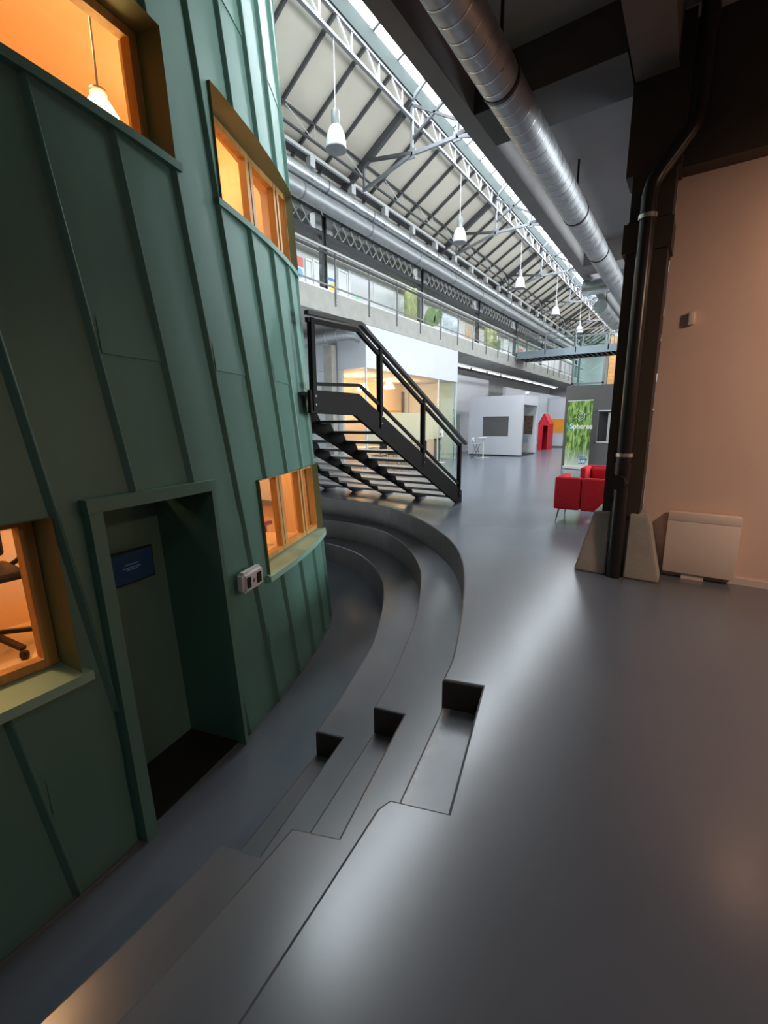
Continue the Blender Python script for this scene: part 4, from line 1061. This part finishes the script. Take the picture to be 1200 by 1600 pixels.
def bodybox(mb, u0, u1, h0, h1, o0, o1): return mb.slab([b0+ux*u0+Vector((0, 0, h0))+nn*o0, b0+ux*u1+Vector((0, 0, h0))+nn*o0, b0+ux*u1+Vector((0, 0, h1))+nn*o0, b0+ux*u0+Vector((0, 0, h1))+nn*o0], nn*(o1-o0))
m = bodybox(MB(), .03, .33, .0, .185, -.02, .07); bmesh.ops.remove_doubles(m.bm, verts=m.bm.verts[:], dist=1e-5)
bmesh.ops.dissolve_limit(m.bm, angle_limit=.05, verts=m.bm.verts[:], edges=m.bm.edges[:])
bmesh.ops.bevel(m.bm, geom=m.bm.edges[:], offset=.025, segments=3, affect='EDGES'); m.build('housing', 'plastic_w', t, True)
bodybox(MB(), .065, .115, .045, .14, .0705, .078).build('lens', 'black', t); bodybox(MB(), .215, .275, .045, .14, .0705, .078).build('lens', 'black', t)
bodybox(MB(), .15, .18, .075, .105, .0705, .075).build('button', 'steel_md', t)

# things seen inside the green building
l = thing('interior_lamp', 'glowing bell pendant lamp inside the large upper window', 'lamp', (-3.75, 1.55, 3.9))
LX, LY, LZ = -4.0, 2.04, 3.80
l.location = (LX, LY, LZ)
MB().lathe([(.16, 0), (.13, .12), (.07, .22), (.035, .26), (.0, .27)], (LX, LY, LZ), 24).build('shade', 'bulb', l, True)
MB().lathe([(.06, .262), (.07, .27), (.06, .29), (.0, .292)], (LX, LY, LZ), 18).build('cap', 'steel_md', l, True)
MB().tube([(LX, LY, LZ+.29), (LX, LY, 5.349)], .008, 6).build('cord', 'steel_md', l)
t = thing('spray_bottle', 'blue-topped spray bottle inside the large upper window', 'bottle', tuple(PP(2.28, 3.5, -.42)))
bx = PP(2.52, 3.456, -.38)
MB().lathe([(.0, 0), (.035, 0), (.035, .16), (.014, .21), (.014, .24)], bx, 14).build('bottle', 'glass', t, True)
MB().box(bx.x-.015, bx.x+.015, bx.y-.05, bx.y+.03, bx.z+.24, bx.z+.28).build('trigger_head', 'blue', t)
# ledge for it
o = MB()
for i in range(12):
    s0, s1 = .15+2.6*i/12, .15+2.6*(i+1)/12
    o.slab([PP(s0, 3.42, -.29), PP(s1, 3.42, -.29), PP(s1, 3.42, -.52), PP(s0, 3.42, -.52)], (0, 0, .035))
o.build('inner_sill', 'timber', pod)
o = MB()
for i in range(12):
    s0, s1 = 3.06+1.7*i/12, 3.06+1.7*(i+1)/12
    o.slab([PP(s0, .12, -.29), PP(s1, .12, -.29), PP(s1, .12, -.75), PP(s0, .12, -.75)], (0, 0, .035))
o.build('inner_counter', 'pod_in', pod)
bx = PP(4.10, .156, -.45)
t = thing('spray_bottle', 'clear spray bottle with a dark red trigger on the counter inside the lower strip window', 'bottle', tuple(bx))
MB().lathe([(.0, 0), (.045, 0), (.045, .15), (.016, .22), (.016, .25)], bx, 16).build('bottle', 'glass', t, True)
MB().box(bx.x-.018, bx.x+.018, bx.y-.07, bx.y+.05, bx.z+.25, bx.z+.295).build('trigger_head', 'maroon', t)
MB().box(bx.x-.010, bx.x+.010, bx.y-.055, bx.y-.035, bx.z+.17, bx.z+.25).build('trigger', 'maroon', t)
t = thing('whiteboard', 'white projection board on the end wall inside the lower strip window', 'board', (-5.2, 4.36, .5))
MB().box(-5.6, -4.86, 4.35, 4.37, .50, 1.35).build('panel', 'white2', t); MB().box(-5.65, -4.84, 4.32, 4.37, .43, .499).build('ledge', 'steel_md', t)
MB().box(xb+.062, xb+.09, .2, 3.95, .42, .55).build('wall_rail', 'timber', label='timber rail along the inner wall below the whiteboard', cat='rail', origin=(xb+.07, 2, .42))
oc = Vector((-4.08, .86, 0))
t = thing('office_chair', 'dark office chair with curved arms and castors inside the lower left window', 'chair', (oc.x, oc.y, -1.09))
fz = -.985
for k in range(5):
    a = R(72*k+20); e = Vector((oc.x+.30*math.cos(a), oc.y+.30*math.sin(a), fz+1.02))
    f = MB().bar((oc.x, oc.y, fz+1.10), e, .04, .03).build('base_arm', 'black', t)
    MB().lathe([(.0, -.03), (.025, -.025), (.032, 0), (.025, .025), (.0, .03)], (e.x, e.y, e.z-.05), 12).build('castor', 'black', f, True)
MB().tube([(oc.x, oc.y, fz+1.08), (oc.x, oc.y, fz+1.5)], .025, 10).build('gas_lift', 'chrome', t)
MB().rbox(oc.x-.22, oc.x+.22, oc.y-.22, oc.y+.22, fz+1.5, fz+1.57, .03).build('seat', 'black', t, True)
for sy in (-.25, .25):
    MB().tube([(oc.x-.16, oc.y+sy*.9, fz+1.53), (oc.x-.02, oc.y+sy, fz+1.60), (oc.x+.10, oc.y+sy, fz+1.70), (oc.x+.14, oc.y+sy, fz+1.84), (oc.x+.06, oc.y+sy, fz+1.95), (oc.x-.12, oc.y+sy*.95, fz+2.0)], .02, 8).build('armrest', 'black', t, True)
MB().rbox(oc.x-.27, oc.x-.21, oc.y-.22, oc.y+.22, fz+1.60, fz+2.2, .025).build('backrest', 'black', t, True)
MB().box(oc.x-.45, oc.x+.36, oc.y-.6, oc.y+.6, -1.099, fz+.938).build('platform', 'pod_in', label='pale low platform carrying the office chair inside the lower left window', cat='platform', origin=(oc.x, oc.y, fz))
print('objects', len(bpy.data.objects))
